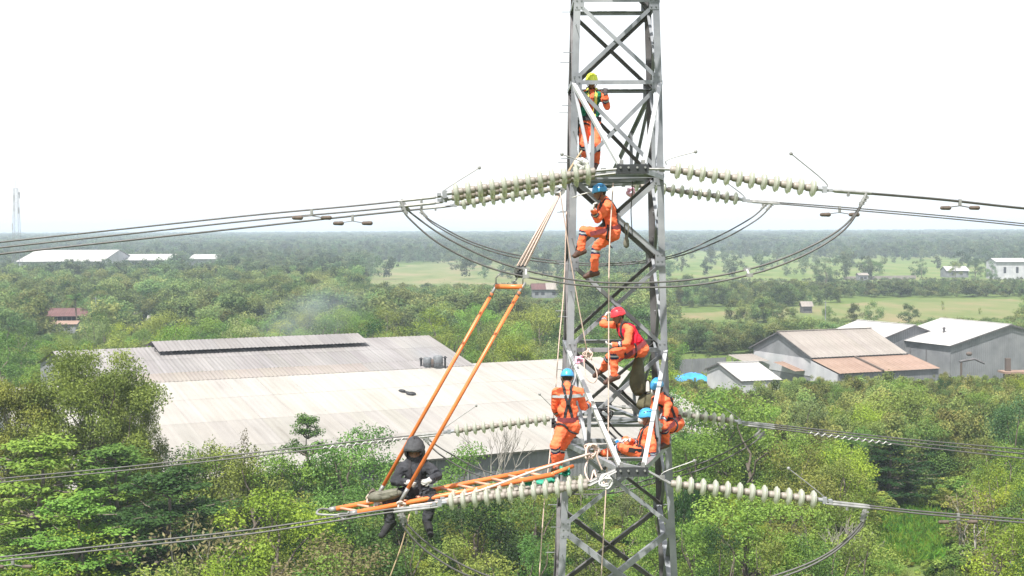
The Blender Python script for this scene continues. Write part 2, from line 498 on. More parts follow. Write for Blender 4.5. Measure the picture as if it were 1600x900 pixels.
m = MB(); m.bar(e0 + VV * .35 + V((0, 0, 4.88)), e1 + VV * .35 + V((0, 0, 4.88)), .2, .16); m.build('gutter', M['roof_tan'], shed)
# taller shed joined on behind, with a raised ridge vent
ZE, ZR = 9.72, 12.12
BR = atz(742, 571, ZE); BR.z = 0
BL = BR - U * 42.7
hall = thing('rear_hall', (BL.x, BL.y, 0), 'grey weathered hall with raised ridge vent behind the cream roof', 'warehouse')
bd = VV * 13.0 + V((0, 0, ZE - ZR))
ridge0, ridge1 = BL - VV * 13.0, BR - VV * 13.0
sheet_plane(hall, ridge0 + V((0, 0, ZR)), U, bd * 0.76, 42.7, bd.length * 0.76, M['roof_grey'], 32, 2, 3, tone=0.06)
sheet_plane(hall, ridge0 + V((0, 0, ZR)) + bd * 0.765, U, bd, 30.5, bd.length * 0.235, M['roof_tan'], 24, 1, 3, tone=0.05)
sheet_plane(hall, ridge0 + V((0, 0, ZR)) + bd * 0.765 + U * 30.5, U, bd, 12.2, bd.length * 0.235, M['roof_grey'], 9, 1, 3, tone=0.05)
bd2 = -VV * 13.0 + V((0, 0, ZE - ZR))
sheet_plane(hall, ridge1 + V((0, 0, ZR)), -U, bd2, 42.7, bd2.length, M['roof_grey'], 24, 2, 3)
wall_panels(hall, BR - U * .4, ridge1 - U * .4, 0, ZE - .1, ZR - .1, M['wall_grey'], 6)
wall_panels(hall, ridge1 - U * .4, ridge1 - VV * 13 - U * .4, 0, ZR - .1, ZE - .1, M['wall_grey'], 6)
wall_panels(hall, ridge0 - VV * 13 + U * .4, ridge0 + U * .4, 0, ZE - .1, ZR - .1, M['wall_grey'], 6)
wall_panels(hall, ridge0 + U * .4, BL + U * .4, 0, ZR - .1, ZE - .1, M['wall_grey'], 6)
wall_panels(hall, BL + U * .4, BR - U * .4, 0, ZE - .12, ZE - .12, M['wall_grey'], 20, ribs=3)
v0, v1 = ridge0 + U * 10.2, ridge0 + U * 33.8
vm = bd.normalized()
sheet_plane(hall, v0 + V((0, 0, ZR + .62)), U, VV * 3.7 + V((0, 0, -.8)), (v1 - v0).length, 3.78, M['roof_grey'], 18, 1, 3, name='vent_roof_sheet', tone=.05)
sheet_plane(hall, v1 + V((0, 0, ZR + .62)), -U, -VV * 3.7 + V((0, 0, -.8)), (v1 - v0).length, 3.78, M['roof_grey'], 18, 1, 3, name='vent_roof_sheet', tone=.05)
m = MB()
for s in (1, -1):
    for i in range(13):
        p = v0.lerp(v1, i / 12) + VV * 1.9 * s
        m.box(p + V((0, 0, ZR - .1)), (.12, .12, .6))
m.build('vent_post', M['steel_old_and_shaded'], hall)
m = MB(); m.bar(v0 + V((0, 0, ZR + .1)), v1 + V((0, 0, ZR + .1)), .25, .7); m.build('vent_shade_strip', M['dark_gap'], hall)  # dark strip standing for the shade in the gap under the vent roof
# tanks and pipes on the shed roof by the hall's corner
for (px, w, h, mm, lab) in ((668, .75, 1.25, 'tank', 'leftmost squat grey tank on the roof beside the smoking hall'), (676.5, .45, 1.05, 'rust', 'small rusty drum between two grey tanks on the shed roof'), (684.5, .85, 1.45, 'tank', 'larger grey tank on the shed roof beside the smoke')):
    p = atz(px, 571.5, 9.9)
    t = thing('roof_tank', (p.x, p.y, 9.6), lab, 'tank', 'tanks on the shed roof')
    r = w / 2 * 1.25
    MB().lathe([(0.02, 0), (r, 0), (r, h * .88), (r * .8, h * .97), (0.02, h)], 14, V((p.x, p.y, 9.6))).build('drum', M[mm], t, True)
    MB().lathe([(r + .03, h * .4), (r + .03, h * .46)], 14, V((p.x, p.y, 9.6))).build('band', M['steel_old_and_shaded'], t)
for px, h, lab in ((658, 1.0, 'short black vent pipe left of the roof tanks'), (695.5, 1.15, 'short black vent pipe right of the roof tanks')):
    p = atz(px, 571.5, 9.9)
    t = thing('vent_pipe', (p.x, p.y, 9.6), lab, 'pipe')
    MB().tube([(p.x, p.y, 9.6), (p.x, p.y, 9.6 + h)], .11, 8).build('pipe', M['dark_gap'], t)
    MB().lathe([(.02, h + .22), (.24, h + .05), (.22, h + .02)], 10, V((p.x, p.y, 9.6))).build('cowl', M['dark_gap'], t)
# dark two-lobed rag on the cream roof
_n = U.cross(dvec).normalized(); _o = TL + V((0, 0, 9.8)) - V((0, 0, CAM_H)); _d = ray(636, 614.5)
p = V((0, 0, CAM_H)) + _d * (_o.dot(_n) / _d.dot(_n)) + V((0, 0, .03))
m = MB(); rr = Matrix.Rotation(.5, 3, 'Z')
dn_ = dvec.normalized()
m.ell(p + U * .2 + dn_ * .6 + V((0, 0, .08)), (.5, .55, .2), rr); m.ell(p - U * .3 - dn_ * .6 + V((0, 0, .08)), (.32, .6, .15), rr); m.tube([p - U * .3 - dn_ * .4 + V((0,0,.08)), p + U * .15 + dn_ * .4 + V((0,0,.08))], .14, 8)
tag(m.build('tarp_bundle', M['black'], None, True, origin=p), 'small black crumpled tarpaulin lying on the cream roof', 'tarpaulin')

# right-hand works: gabled shed with a rusty lean-to
ap = atz(1215, 518, 8.5); uA = V((.926, .377, 0)); vA = V((.377, -.926, 0))
tA, u_, v_, dn = gable_house('gabled_workshop', 'workshop with tan sheet roof, pale gable end and rusty lean-to', 'workshop', (ap.x, ap.y), (ap.x + uA.x * 17.6, ap.y + uA.y * 17.6), (vA.x, vA.y), 8.2, 9.2, 8.5, 5.2, 5.4, 'roof_tan', 'wall_grey', 14, 1, .5, 8, 2)
o2 = ap + vA * 8.9 + V((0, 0, 5.0 - 8.5)); dl = vA * 7.2 + V((0, 0, -1.5))
sheet_plane(tA, o2, uA, dl, 7.6, dl.length, M['roof_rust'], 6, 1, 2, tone=.05)
sheet_plane(tA, o2 + uA * 8.0, uA, dl, 10.2, dl.length, M['roof_rust'], 8, 1, 2, tone=.05)
m = MB(); m.bar(o2 + uA * 7.8 + V((0, 0, .12)), o2 + uA * 7.8 + dl + V((0, 0, .12)), .3, .25); m.build('valley_rib', M['rust'], tA)
q0 = V((o2.x, o2.y, 0)) + vA * 6.8; wall_panels(tA, q0, q0 + uA * 18.2, 0, 3.4, 3.4, M['wall_grey'], 10)
wall_panels(tA, V((o2.x, o2.y, 0)), q0, 0, 4.8, 3.4, M['wall_white'], 4)
b0 = V((ap.x, ap.y, 0)) + uA * .45
m = MB(); m.bar(b0 - vA * 7.5 + V((0, 0, 3.6)), b0 + vA * 8.5 + V((0, 0, 3.6)), .08, 2.6); m.build('whitewash_band', M['wall_white'], tA)
# lean-to left of the gable, low dark roof
o3 = V((ap.x, ap.y, 0)) - uA * 4.5 - vA * 6
m = MB()
sheet_plane(tA, o3 + V((0, 0, 4.4)) - vA * 1.5, uA, vA * 5 + V((0, 0, -.7)), 4.6, 5.05, M['roof_tan'], 4, 1, 2)
for k in range(3): m = MB(); m.box(o3 + vA * (k * 1.6) + V((0, 0, 1.9)), (.15, .15, 3.8)); m.build('lean_to_post', M['steel_old_and_shaded'], tA)
sheet_plane(tA, V((ap.x, ap.y, 3.9)) - uA * 1.5 + vA * 1, uA, vA * 6 + V((0, 0, -.9)), 3.6, 6.0, M['roof_rust'], 3, 1, 2)

rb0, rb1 = atz(1580, 507, 9.0), atz(1470, 497, 9.0)
tB, uB, vB, dB = gable_house('steel_warehouse', 'big warehouse at the right edge with bright roof and plain grey gable', 'warehouse', (rb0.x, rb0.y), (rb1.x, rb1.y), (-1, -.4), 12.2, 12.2, 9.0, 6.0, None, 'roof_white', 'wall_grey', 14, 2, .4, 10, 3)
pB = V((rb0.x, rb0.y, 9.0)) + dB * .55 + uB * 8
MB().lathe([(.02, 1.0), (.35, .75), (.3, .7), (.2, .65), (.2, -.2)], 10, pB).build('roof_vent', M['steel_old_and_shaded'], tB)
dp = V((rb0.x, rb0.y, 0)) + vB * (12.2 - .3) + uB * 6
for k in range(3): MB().box(dp + uB * (k * 4.0) + vB * .02 + V((0, 0, 2.5)), (.1, .1, 5.0)).build('wall_post', M['steel_old_and_shaded'], tB)
rc0, rc1 = atz(1430, 508, 8.5), atz(1340, 500, 8.5)
gable_house('white_roofed_shed', 'white roofed shed half hidden behind the tan roofed workshop', 'shed', (rc0.x, rc0.y), (rc1.x, rc1.y), (-1, -.3), 6.5, 7.5, 8.5, 6.4, None, 'roof_white', 'wall_grey', 9, 1, .4, 6, 3)
rd0, rd1 = atz(1122, 567, 5.0), atz(1184, 565, 5.0)
gable_house('small_white_roof_hut', 'small grey hut with brilliant white roof beside the blue tarpaulin', 'hut', (rd0.x, rd0.y), (rd1.x, rd1.y), (.3, -1), 5.0, 8.0, 5.0, 3.2, 3.6, 'roof_white', 'wall_white', 6, 1, .3, 6, 2)
# blue tarpaulin over a heap, fence behind it
c = atz(1078, 588, 1.2)
vs_, fs = [], []
rnd = random.Random(3)
nx, ny = 14, 7
for j in range(ny + 1):
    for i in range(nx + 1):
        x, y = (i / nx - .5) * 6.4, (j / ny - .5) * 5
        e = max(0, 1 - (abs(x) / 3.4) ** 4) * max(0, 1 - (abs(y) / 2.7) ** 3)
        vs_.append(V((c.x + x, c.y + y + .15 * x, 1.5 * e ** .5 + .25 * math.sin(x * 1.7 + y) * e + rnd.uniform(-.08, .08) * e)))
for j in range(ny):
    for i in range(nx):
        a = j * (nx + 1) + i
        fs.append((a, a + 1, a + nx + 2, a + nx + 1))
tag(obj('blue_tarpaulin', vs_, fs, M['blue_tarp'], None, True, origin=(c.x, c.y, 0)), 'bright blue tarpaulin covering a heap right of the tower', 'tarpaulin')
f0, f1 = atz(1030, 592, 0), atz(1128, 580, 0)
f0, f1 = V((gx(1028, 226), 226, 0)), V((gx(1135, 231), 231, 0))
fen = thing('sheet_fence', f0, 'low grey sheet fence behind the blue tarpaulin', 'fence')
wall_panels(fen, f0, f1, 0, 2.6, 2.6, M['wall_grey'], 10, name='fence_panel', ribs=3)
for k in range(6): m = MB(); m.box(f0.lerp(f1, k / 5) + V((0, .1, 1.35)), (.12, .12, 2.7)); m.build('fence_post', M['steel_old_and_shaded'], fen)

# far houses: ridge pixel ends, near eave pixel rows
def far_house(name, label, cat, px0, px1, ytop, yeave, ybase, roof, wall, z_e, z_r, nc=6, open_front=False, depth=None, group=None):
    Y = CAM_H * F_PX / (ybase - 354.0)
    a, b = V((gx(px0, Y), Y, 0)), V((gx(px1, Y), Y + (px1 - px0) * .01, 0))
    D = depth or max(4.0, (b - a).length * .5)
    t = thing(name, (a.x, a.y, 0), label, cat, group)
    u = (b - a).normalized(); v = V((u.y, -u.x, 0)); L = (b - a).length
    r0 = a - v * D * .5
    dn = v * D * .58 + V((0, 0, z_e - z_r))
    sheet_plane(t, r0 + V((0, 0, z_r)) - u * .4, u, dn, L + .8, dn.length, M[roof], nc, 1, 2, tone=.1)
    db = -v * D * .58 + V((0, 0, z_e - z_r))
    sheet_plane(t, r0 + V((0, 0, z_r)) + u * (L + .4), -u, db, L + .8, db.length, M[roof], nc, 1, 2, tone=.1)
    if not open_front: wall_panels(t, a, b, 0, z_e - .05, z_e - .05, M[wall], max(2, nc // 2), ribs=3)
    else:
        for k in range(nc): m = MB(); m.box(a.lerp(b, k / (nc - 1)) + V((0, 0, z_e / 2)), (.18, .18, z_e)); m.build('post', M['steel_old_and_shaded'], t)
        m = MB(); m.box(r0 + u * L / 2 + V((0, 0, z_e * .45)), (L, .1, z_e * .85)); m.build('back_wall', M['dark_gap'], t)
    for e, f in ((a, a - v * D), (b, b - v * D)):
        mid = e.lerp(f, .5)
        obj('gable_wall', [e, f, f + V((0, 0, z_e - .1)), mid + V((0, 0, z_r - .12)), e + V((0, 0, z_e - .1))], [(0, 1, 2, 3, 4)], M[wall], t)
    wall_panels(t, b - v * D, a - v * D, 0, z_e - .05, z_e - .05, M[wall], 2, ribs=2)
    if not open_front:
        for k in range(2):
            p = a.lerp(b, .28 + .4 * k) + v * .06
            w = obj('window', [p - u * .6 + V((0, 0, z_e * .35)), p + u * .6 + V((0, 0, z_e * .35)), p + u * .6 + V((0, 0, z_e * .7)), p - u * .6 + V((0, 0, z_e * .7))], [(0, 1, 2, 3)], M['dark_gap'], t)
    return t
far_house('brown_roof_house', 'open sided house with dark brown roof among trees, far left', 'house', 66, 131, 484, 496, 512, 'roof_brown', 'wall_grey', 3.2, 5.0, 10, True, 8)
far_house('brown_roof_annex', 'low rusty roofed annex just below the dark brown house', 'house', 76, 116, 498, 503, 519, 'roof_rust', 'wall_grey', 2.2, 2.9, 6, False, 5)
far_house('white_hut', 'small white roofed hut among trees right of the brown house', 'hut', 229, 245, 500, 505, 516, 'roof_white', 'wall_white', 2.6, 3.8, 4, False, 5)
far_house('grey_hut', 'small grey roofed hut between brown house and white hut', 'hut', 200, 216, 488, 493, 506, 'roof_tan', 'wall_grey', 2.5, 3.7, 4, False, 5)
far_house('red_roof_house', 'red brown roofed house left of the tower legs', 'house', 832, 856, 449, 456, 466, 'roof_brown', 'wall_grey', 3.0, 5.0, 5, False, 8)
far_house('grey_roof_house', 'pale grey roofed house touching the red brown one', 'house', 855, 893, 448, 455, 466, 'roof_tan', 'wall_grey', 3.0, 5.2, 6, False, 8)
far_house('field_hut', 'tiny stilted hut alone in the dry yellowish field', 'hut', 1255, 1270, 477, 484, 491, 'roof_tan', 'steel_old_and_shaded', 1.9, 3.3, 4, False, 3.2)
far_house('white_roof_farmhouse', 'low farmhouse with white roof left of the tall white house', 'house', 1480, 1514, 421, 428, 436, 'roof_white', 'wall_grey', 3.2, 5.2, 6, False, 9)
far_house('tall_white_house', 'tall white house standing at the right edge of the meadow', 'house', 1557, 1606, 408, 411, 439, 'roof_white', 'wall_white', 8.0, 9.6, 8, False, 12)
far_house('white_factory', 'longest of the far white factory halls, its roof step highest', 'factory', 30, 162, 395, 404, 428, 'roof_white', 'wall_white', 7.5, 13.0, 16, False, 60)
far_house('white_factory_annex', 'white factory hall right of the longest far hall', 'factory', 158, 265, 400, 405, 424, 'roof_white', 'wall_white', 7.0, 10.0, 12, False, 40)
far_house('small_white_factory', 'smallest rightmost of the far white factory halls', 'factory', 296, 338, 402, 407, 420, 'roof_white', 'wall_white', 6.5, 9.0, 6, False, 30)
far_house('wayside_shelter', 'tiny grey shelter beside the far pale wall in the meadow', 'hut', 1343, 1357, 430, 436, 441, 'roof_tan', 'wall_grey', 2.6, 3.6, 3, False, 5)
w0, w1 = V((gx(1318, 620), 620, 0)), V((gx(1432, 632), 632, 0))
fw = thing('boundary_wall', w0, 'long low pale wall across the far meadow', 'wall')
wall_panels(fw, w0, w1, 0, 1.7, 1.7, M['roof_tan'], 12, ribs=1)

# far lattice mast on the left horizon
def lattice_mast(px, Y, H, w, label):
    c = V((gx(px, Y), Y, 0))
    t = thing('radio_mast', c, label, 'mast')
    n = 14
    def hw(z): return w * (1 - .62 * z / H)
    for sx, sy in ((-1, -1), (1, -1), (1, 1), (-1, 1)):
        m = MB(); m.tube([c + V((sx * hw(0), sy * hw(0), 0)), c + V((sx * hw(H), sy * hw(H), H))], .06, 5); m.build('leg', M['steel'], t)
    for k in range(n):
        z0, z1 = H * k / n, H * (k + 1) / n
        for (ax, ay, bx, by) in ((-1, -1, 1, -1), (1, -1, 1, 1), (1, 1, -1, 1), (-1, 1, -1, -1)):
            m = MB()
            m.tube([c + V((ax * hw(z0), ay * hw(z0), z0)), c + V((bx * hw(z1), by * hw(z1), z1))], .035, 4)
            m.tube([c + V((bx * hw(z0), by * hw(z0), z0)), c + V((ax * hw(z1), ay * hw(z1), z1))], .035, 4)
            m.tube([c + V((ax * hw(z1), ay * hw(z1), z1)), c + V((bx * hw(z1), by * hw(z1), z1))], .035, 4)
            m.build('lattice_panel', M['steel'], t)
    for z, a in ((H * .93, .4), (H * .9, 2.5), (H * .8, 4.5), (H * .78, 1.2), (H * .62, 3.3)):
        p = c + V((math.cos(a), math.sin(a), 0)) * (hw(z) + .5) + V((0, 0, z))
        m = MB(); m.box(p, (.45, .35, 2.6)); m.build('antenna', M['wall_white'], t)
    m = MB(); m.tube([c + V((0, 0, H)), c + V((0, 0, H + 4))], .06, 5); m.build('lightning_rod', M['steel'], t)
lattice_mast(27, 560, 41.5, 1.9, 'thin pale lattice radio mast on the far left horizon')
for px, yb, yt, lab in ((149.5, 528, 464, 'thin grey utility pole in front of the trees right of the brown house'), (54.5, 545, 527, 'short grey pole by the left end of the grey hall'), (1290, 515, 470, 'thin utility pole beside the dry field left of the white roofs')):
    Y = CAM_H * F_PX / (yb + 12 - 354.0); p = at(px, yt, Y)
    t = thing('utility_pole', (p.x, Y, 0), lab, 'pole', 'utility poles')
    MB().tube([(p.x, Y, 0), p], [.12, .08], 6).build('shaft', M['steel'], t)
    MB().bar(p + V((-.7, 0, -.4)), p + V((.7, 0, -.4)), .1, .1).build('cross_bar', M['steel_old_and_shaded'], t)
# machinery at the grey gable
p = at(1502, 570, 210)
t = thing('cement_mixer', (p.x, p.y, 0), 'rusty hoist arm machine in front of the big grey gable', 'machine')
MB().tube([(p.x, p.y, 0), p + V((0, 0, .4))], .16, 6).build('stand', M['rust'], t)
MB().tube([p + V((-.3, 0, .5)), p + V((2.0, 0, .9)), p + V((3.6, 0, .2))], .2, 6).build('arm', M['steel_old_and_shaded'], t)
MB().ell(p + V((1.2, 0, 1.7)), (.5, .4, .35)).build('drum', M['rust'], t)
p = at(1588, 575, 205)
t = thing('rusty_tank', (p.x, p.y, 0), 'rusty flat roofed stove shed at the far right edge', 'shed')
MB().box(p + V((0, 0, -.6)), (4.6, 3, .3)).build('roof', M['roof_rust'], t)
MB().box(p + V((0, 0, -2.2)), (3.2, 2, 3.0)).build('body', M['dark_gap'], t)
MB().box(p + V((-1.3, 0, .5)), (.7, .7, 2.0)).build('chimney', M['rust'], t)
# low far hills
vs_, fs = [], []
rnd = random.Random(9)
n = 60
for i in range(n + 1):
    x = -4200 + 5200 * i / n
    h = 16 * max(0, math.sin(i / n * math.pi)) * (.55 + .45 * math.sin(i * .31 + 1)) + 14 * abs(math.sin(i * .77))
    for y, k in ((9300, 0), (9500, .7), (9750, 1), (9980, 0)): vs_.append(V((x, y, h * k - 1 if k == 0 else h * k)))
for i in range(n):
    for j in range(3):
        a = i * 4 + j
        fs.append((a, a + 4, a + 5, a + 1))
tag(obj('hills', vs_, fs, M['ground'], None, True), 'faint low hills on the left horizon', None, None, 'structure')
# ------------------------------------------------------------------ plants
def leaf_material(name, trans=0.35, gloss=0.06, hue=0.035, val=0.35):
    m = bpy.data.materials.new(name); m.use_nodes = True
    nt = m.node_tree; N = nt.nodes; L = nt.links
    N.clear()
    out = N.new('ShaderNodeOutputMaterial')
    oi = N.new('ShaderNodeObjectInfo')
    at_ = N.new('ShaderNodeAttribute'); at_.attribute_name = 'leaf_tone'
    hsv = N.new('ShaderNodeHueSaturation')
    def math_(op, a, b):
        x = N.new('ShaderNodeMath'); x.operation = op
        for i, k in enumerate((a, b)):
            if isinstance(k, (int, float)): x.inputs[i].default_value = k
            else: L.new(k, x.inputs[i])
        return x.outputs[0]
    # hue: object to object and leaf to leaf; value: leaf to leaf
    h = math_('ADD', math_('MULTIPLY', math_('SUBTRACT', oi.outputs['Random'], 0.5), hue), math_('MULTIPLY', math_('SUBTRACT', at_.outputs['Fac'], 0.5), -hue * 0.8))
    L.new(math_('ADD', h, 0.5), hsv.inputs['Hue'])
    r2 = math_('FRACT', math_('MULTIPLY', oi.outputs['Random'], 7.31), 0)
    L.new(math_('ADD', math_('MULTIPLY', at_.outputs['Fac'], 0.75), math_('ADD', .90 - .375 - val * .5, math_('MULTIPLY', r2, val))), hsv.inputs['Value'])
    hsv.inputs['Saturation'].default_value = 1.0
    L.new(oi.outputs['Color'], hsv.inputs['Color'])
    d = N.new('ShaderNodeBsdfDiffuse'); t = N.new('ShaderNodeBsdfTranslucent'); g = N.new('ShaderNodeBsdfGlossy')
    g.inputs['Roughness'].default_value = 0.45; g.inputs['Color'].default_value = (.8, .8, .8, 1)
    L.new(hsv.outputs[0], d.inputs['Color']); L.new(hsv.outputs[0], t.inputs['Color'])
    m1 = N.new('ShaderNodeMixShader'); m1.inputs[0].default_value = trans
    L.new(d.outputs[0], m1.inputs[1]); L.new(t.outputs[0], m1.inputs[2])
    m2 = N.new('ShaderNodeMixShader'); m2.inputs[0].default_value = gloss
    L.new(m1.outputs[0], m2.inputs[1]); L.new(g.outputs[0], m2.inputs[2])
    L.new(m2.outputs[0], out.inputs['Surface'])
    return m
M['leaf'] = leaf_material('leaves', 0.35, 0.012)
M['leaf_far'] = leaf_material('far_leaves', 0.36, 0.0, 0.08, 0.8)
M['bark'] = mat('bark', (0.10, 0.08, 0.06), 0.95, 0, c2=(0.19, 0.16, 0.13), scale=3.0, bump=.4)
M['bark_pale'] = mat('pale_dry_bark', (0.19, 0.175, 0.15), 0.95, 0, c2=(0.28, 0.265, 0.235), scale=3.0)

def np_mesh(name, verts, faces_quads, m, tone=None):
    me = bpy.data.meshes.new(name)
    nv, nf = len(verts), len(faces_quads)
    me.vertices.add(nv); me.vertices.foreach_set('co', np.asarray(verts, np.float32).ravel())
    k = faces_quads.shape[1]
    me.loops.add(nf * k); me.loops.foreach_set('vertex_index', faces_quads.astype(np.int32).ravel())
    me.polygons.add(nf)
    me.polygons.foreach_set('loop_start', np.arange(0, nf * k, k, dtype=np.int32))
    me.polygons.foreach_set('loop_total', np.full(nf, k, np.int32))
    if tone is not None:
        a = me.attributes.new('leaf_tone', 'FLOAT', 'FACE'); a.data.foreach_set('value', np.asarray(tone, np.float32))
    me.materials.append(m)
    me.update(calc_edges=True)
    return me
def unit(a): return a / np.maximum(np.linalg.norm(a, axis=1, keepdims=True), 1e-9)
def leaves(rng, pos, nrm, ln, wd, droop=0.0):
    """folded diamond leaves: returns verts (n*4), tris (n*2)"""
    n = len(pos)
    t = unit(np.cross(nrm, rng.normal(size=(n, 3))))
    if droop: t = unit(t + np.array([0, 0, -droop])); nrm = unit(np.cross(np.cross(t, nrm), t))
    s = np.cross(nrm, t)
    ln = ln * rng.uniform(.65, 1.3, (n, 1)); wd = wd * rng.uniform(.7, 1.25, (n, 1))
    a = pos - t * ln * .5; c = pos + t * ln * .5
    b = pos + s * wd * .5 + nrm * wd * .18; d = pos - s * wd * .5 + nrm * wd * .18
    v = np.stack([a, b, c, d], 1).reshape(-1, 3)
    i = np.arange(n)[:, None] * 4
    f = np.stack([i + np.array([[0, 1, 2]]), i + np.array([[0, 2, 3]])], 1).reshape(-1, 3)
    return v, f
def clump_leaves(rng, centers, radii, per, ln, wd, up=.5, out=.6, jit=.6, shell=.5, droop=0):
    """leaf positions spread through each clump, denser to its skin"""
    P, Nn, T = [], [], []
    for c, r in zip(centers, radii):
        n = max(6, int(per * (r[0] * r[1] * r[2]) ** (2 / 3)))
        d = unit(rng.normal(size=(n, 3)))
        k = rng.uniform(0, 1, (n, 1)) ** shell
        lump = 1 + .22 * np.sin(d[:, :1] * 5 + c[0] * 3) * np.cos(d[:, 1:2] * 4 + c[1] * 3)
        P.append(c + d * k * r * lump); Nn.append(unit(d * out + np.array([0, 0, up]) + rng.normal(size=(n, 3)) * jit))
        T.append(np.clip(rng.normal(.5, .16, n) + rng.uniform(-.3, .3), 0, 1))
    P, Nn, T = np.concatenate(P), np.concatenate(Nn), np.concatenate(T)
    v, f = leaves(rng, P, Nn, ln, wd, droop)
    return v, f, np.repeat(T, 2)
def limb_mesh(name, segs, m):
    b = MB()
    for pts, rs in segs: b.tube(pts, rs, 5, cap=False)
    me = bpy.data.meshes.new(name); me.from_pydata([tuple(p) for p in b.v], [], b.f); me.materials.append(m)
    me.polygons.foreach_set('use_smooth', [True] * len(me.polygons)); me.update()
    return me
def wiggle(rnd, a, b, n=4, k=.08):
    a, b = V(a), V(b); L = (b - a).length
    return [a.lerp(b, i / n) + (V((rnd.uniform(-1, 1), rnd.uniform(-1, 1), rnd.uniform(-.4, .6))) * L * k if 0 < i < n else V((0, 0, 0))) for i in range(n + 1)]

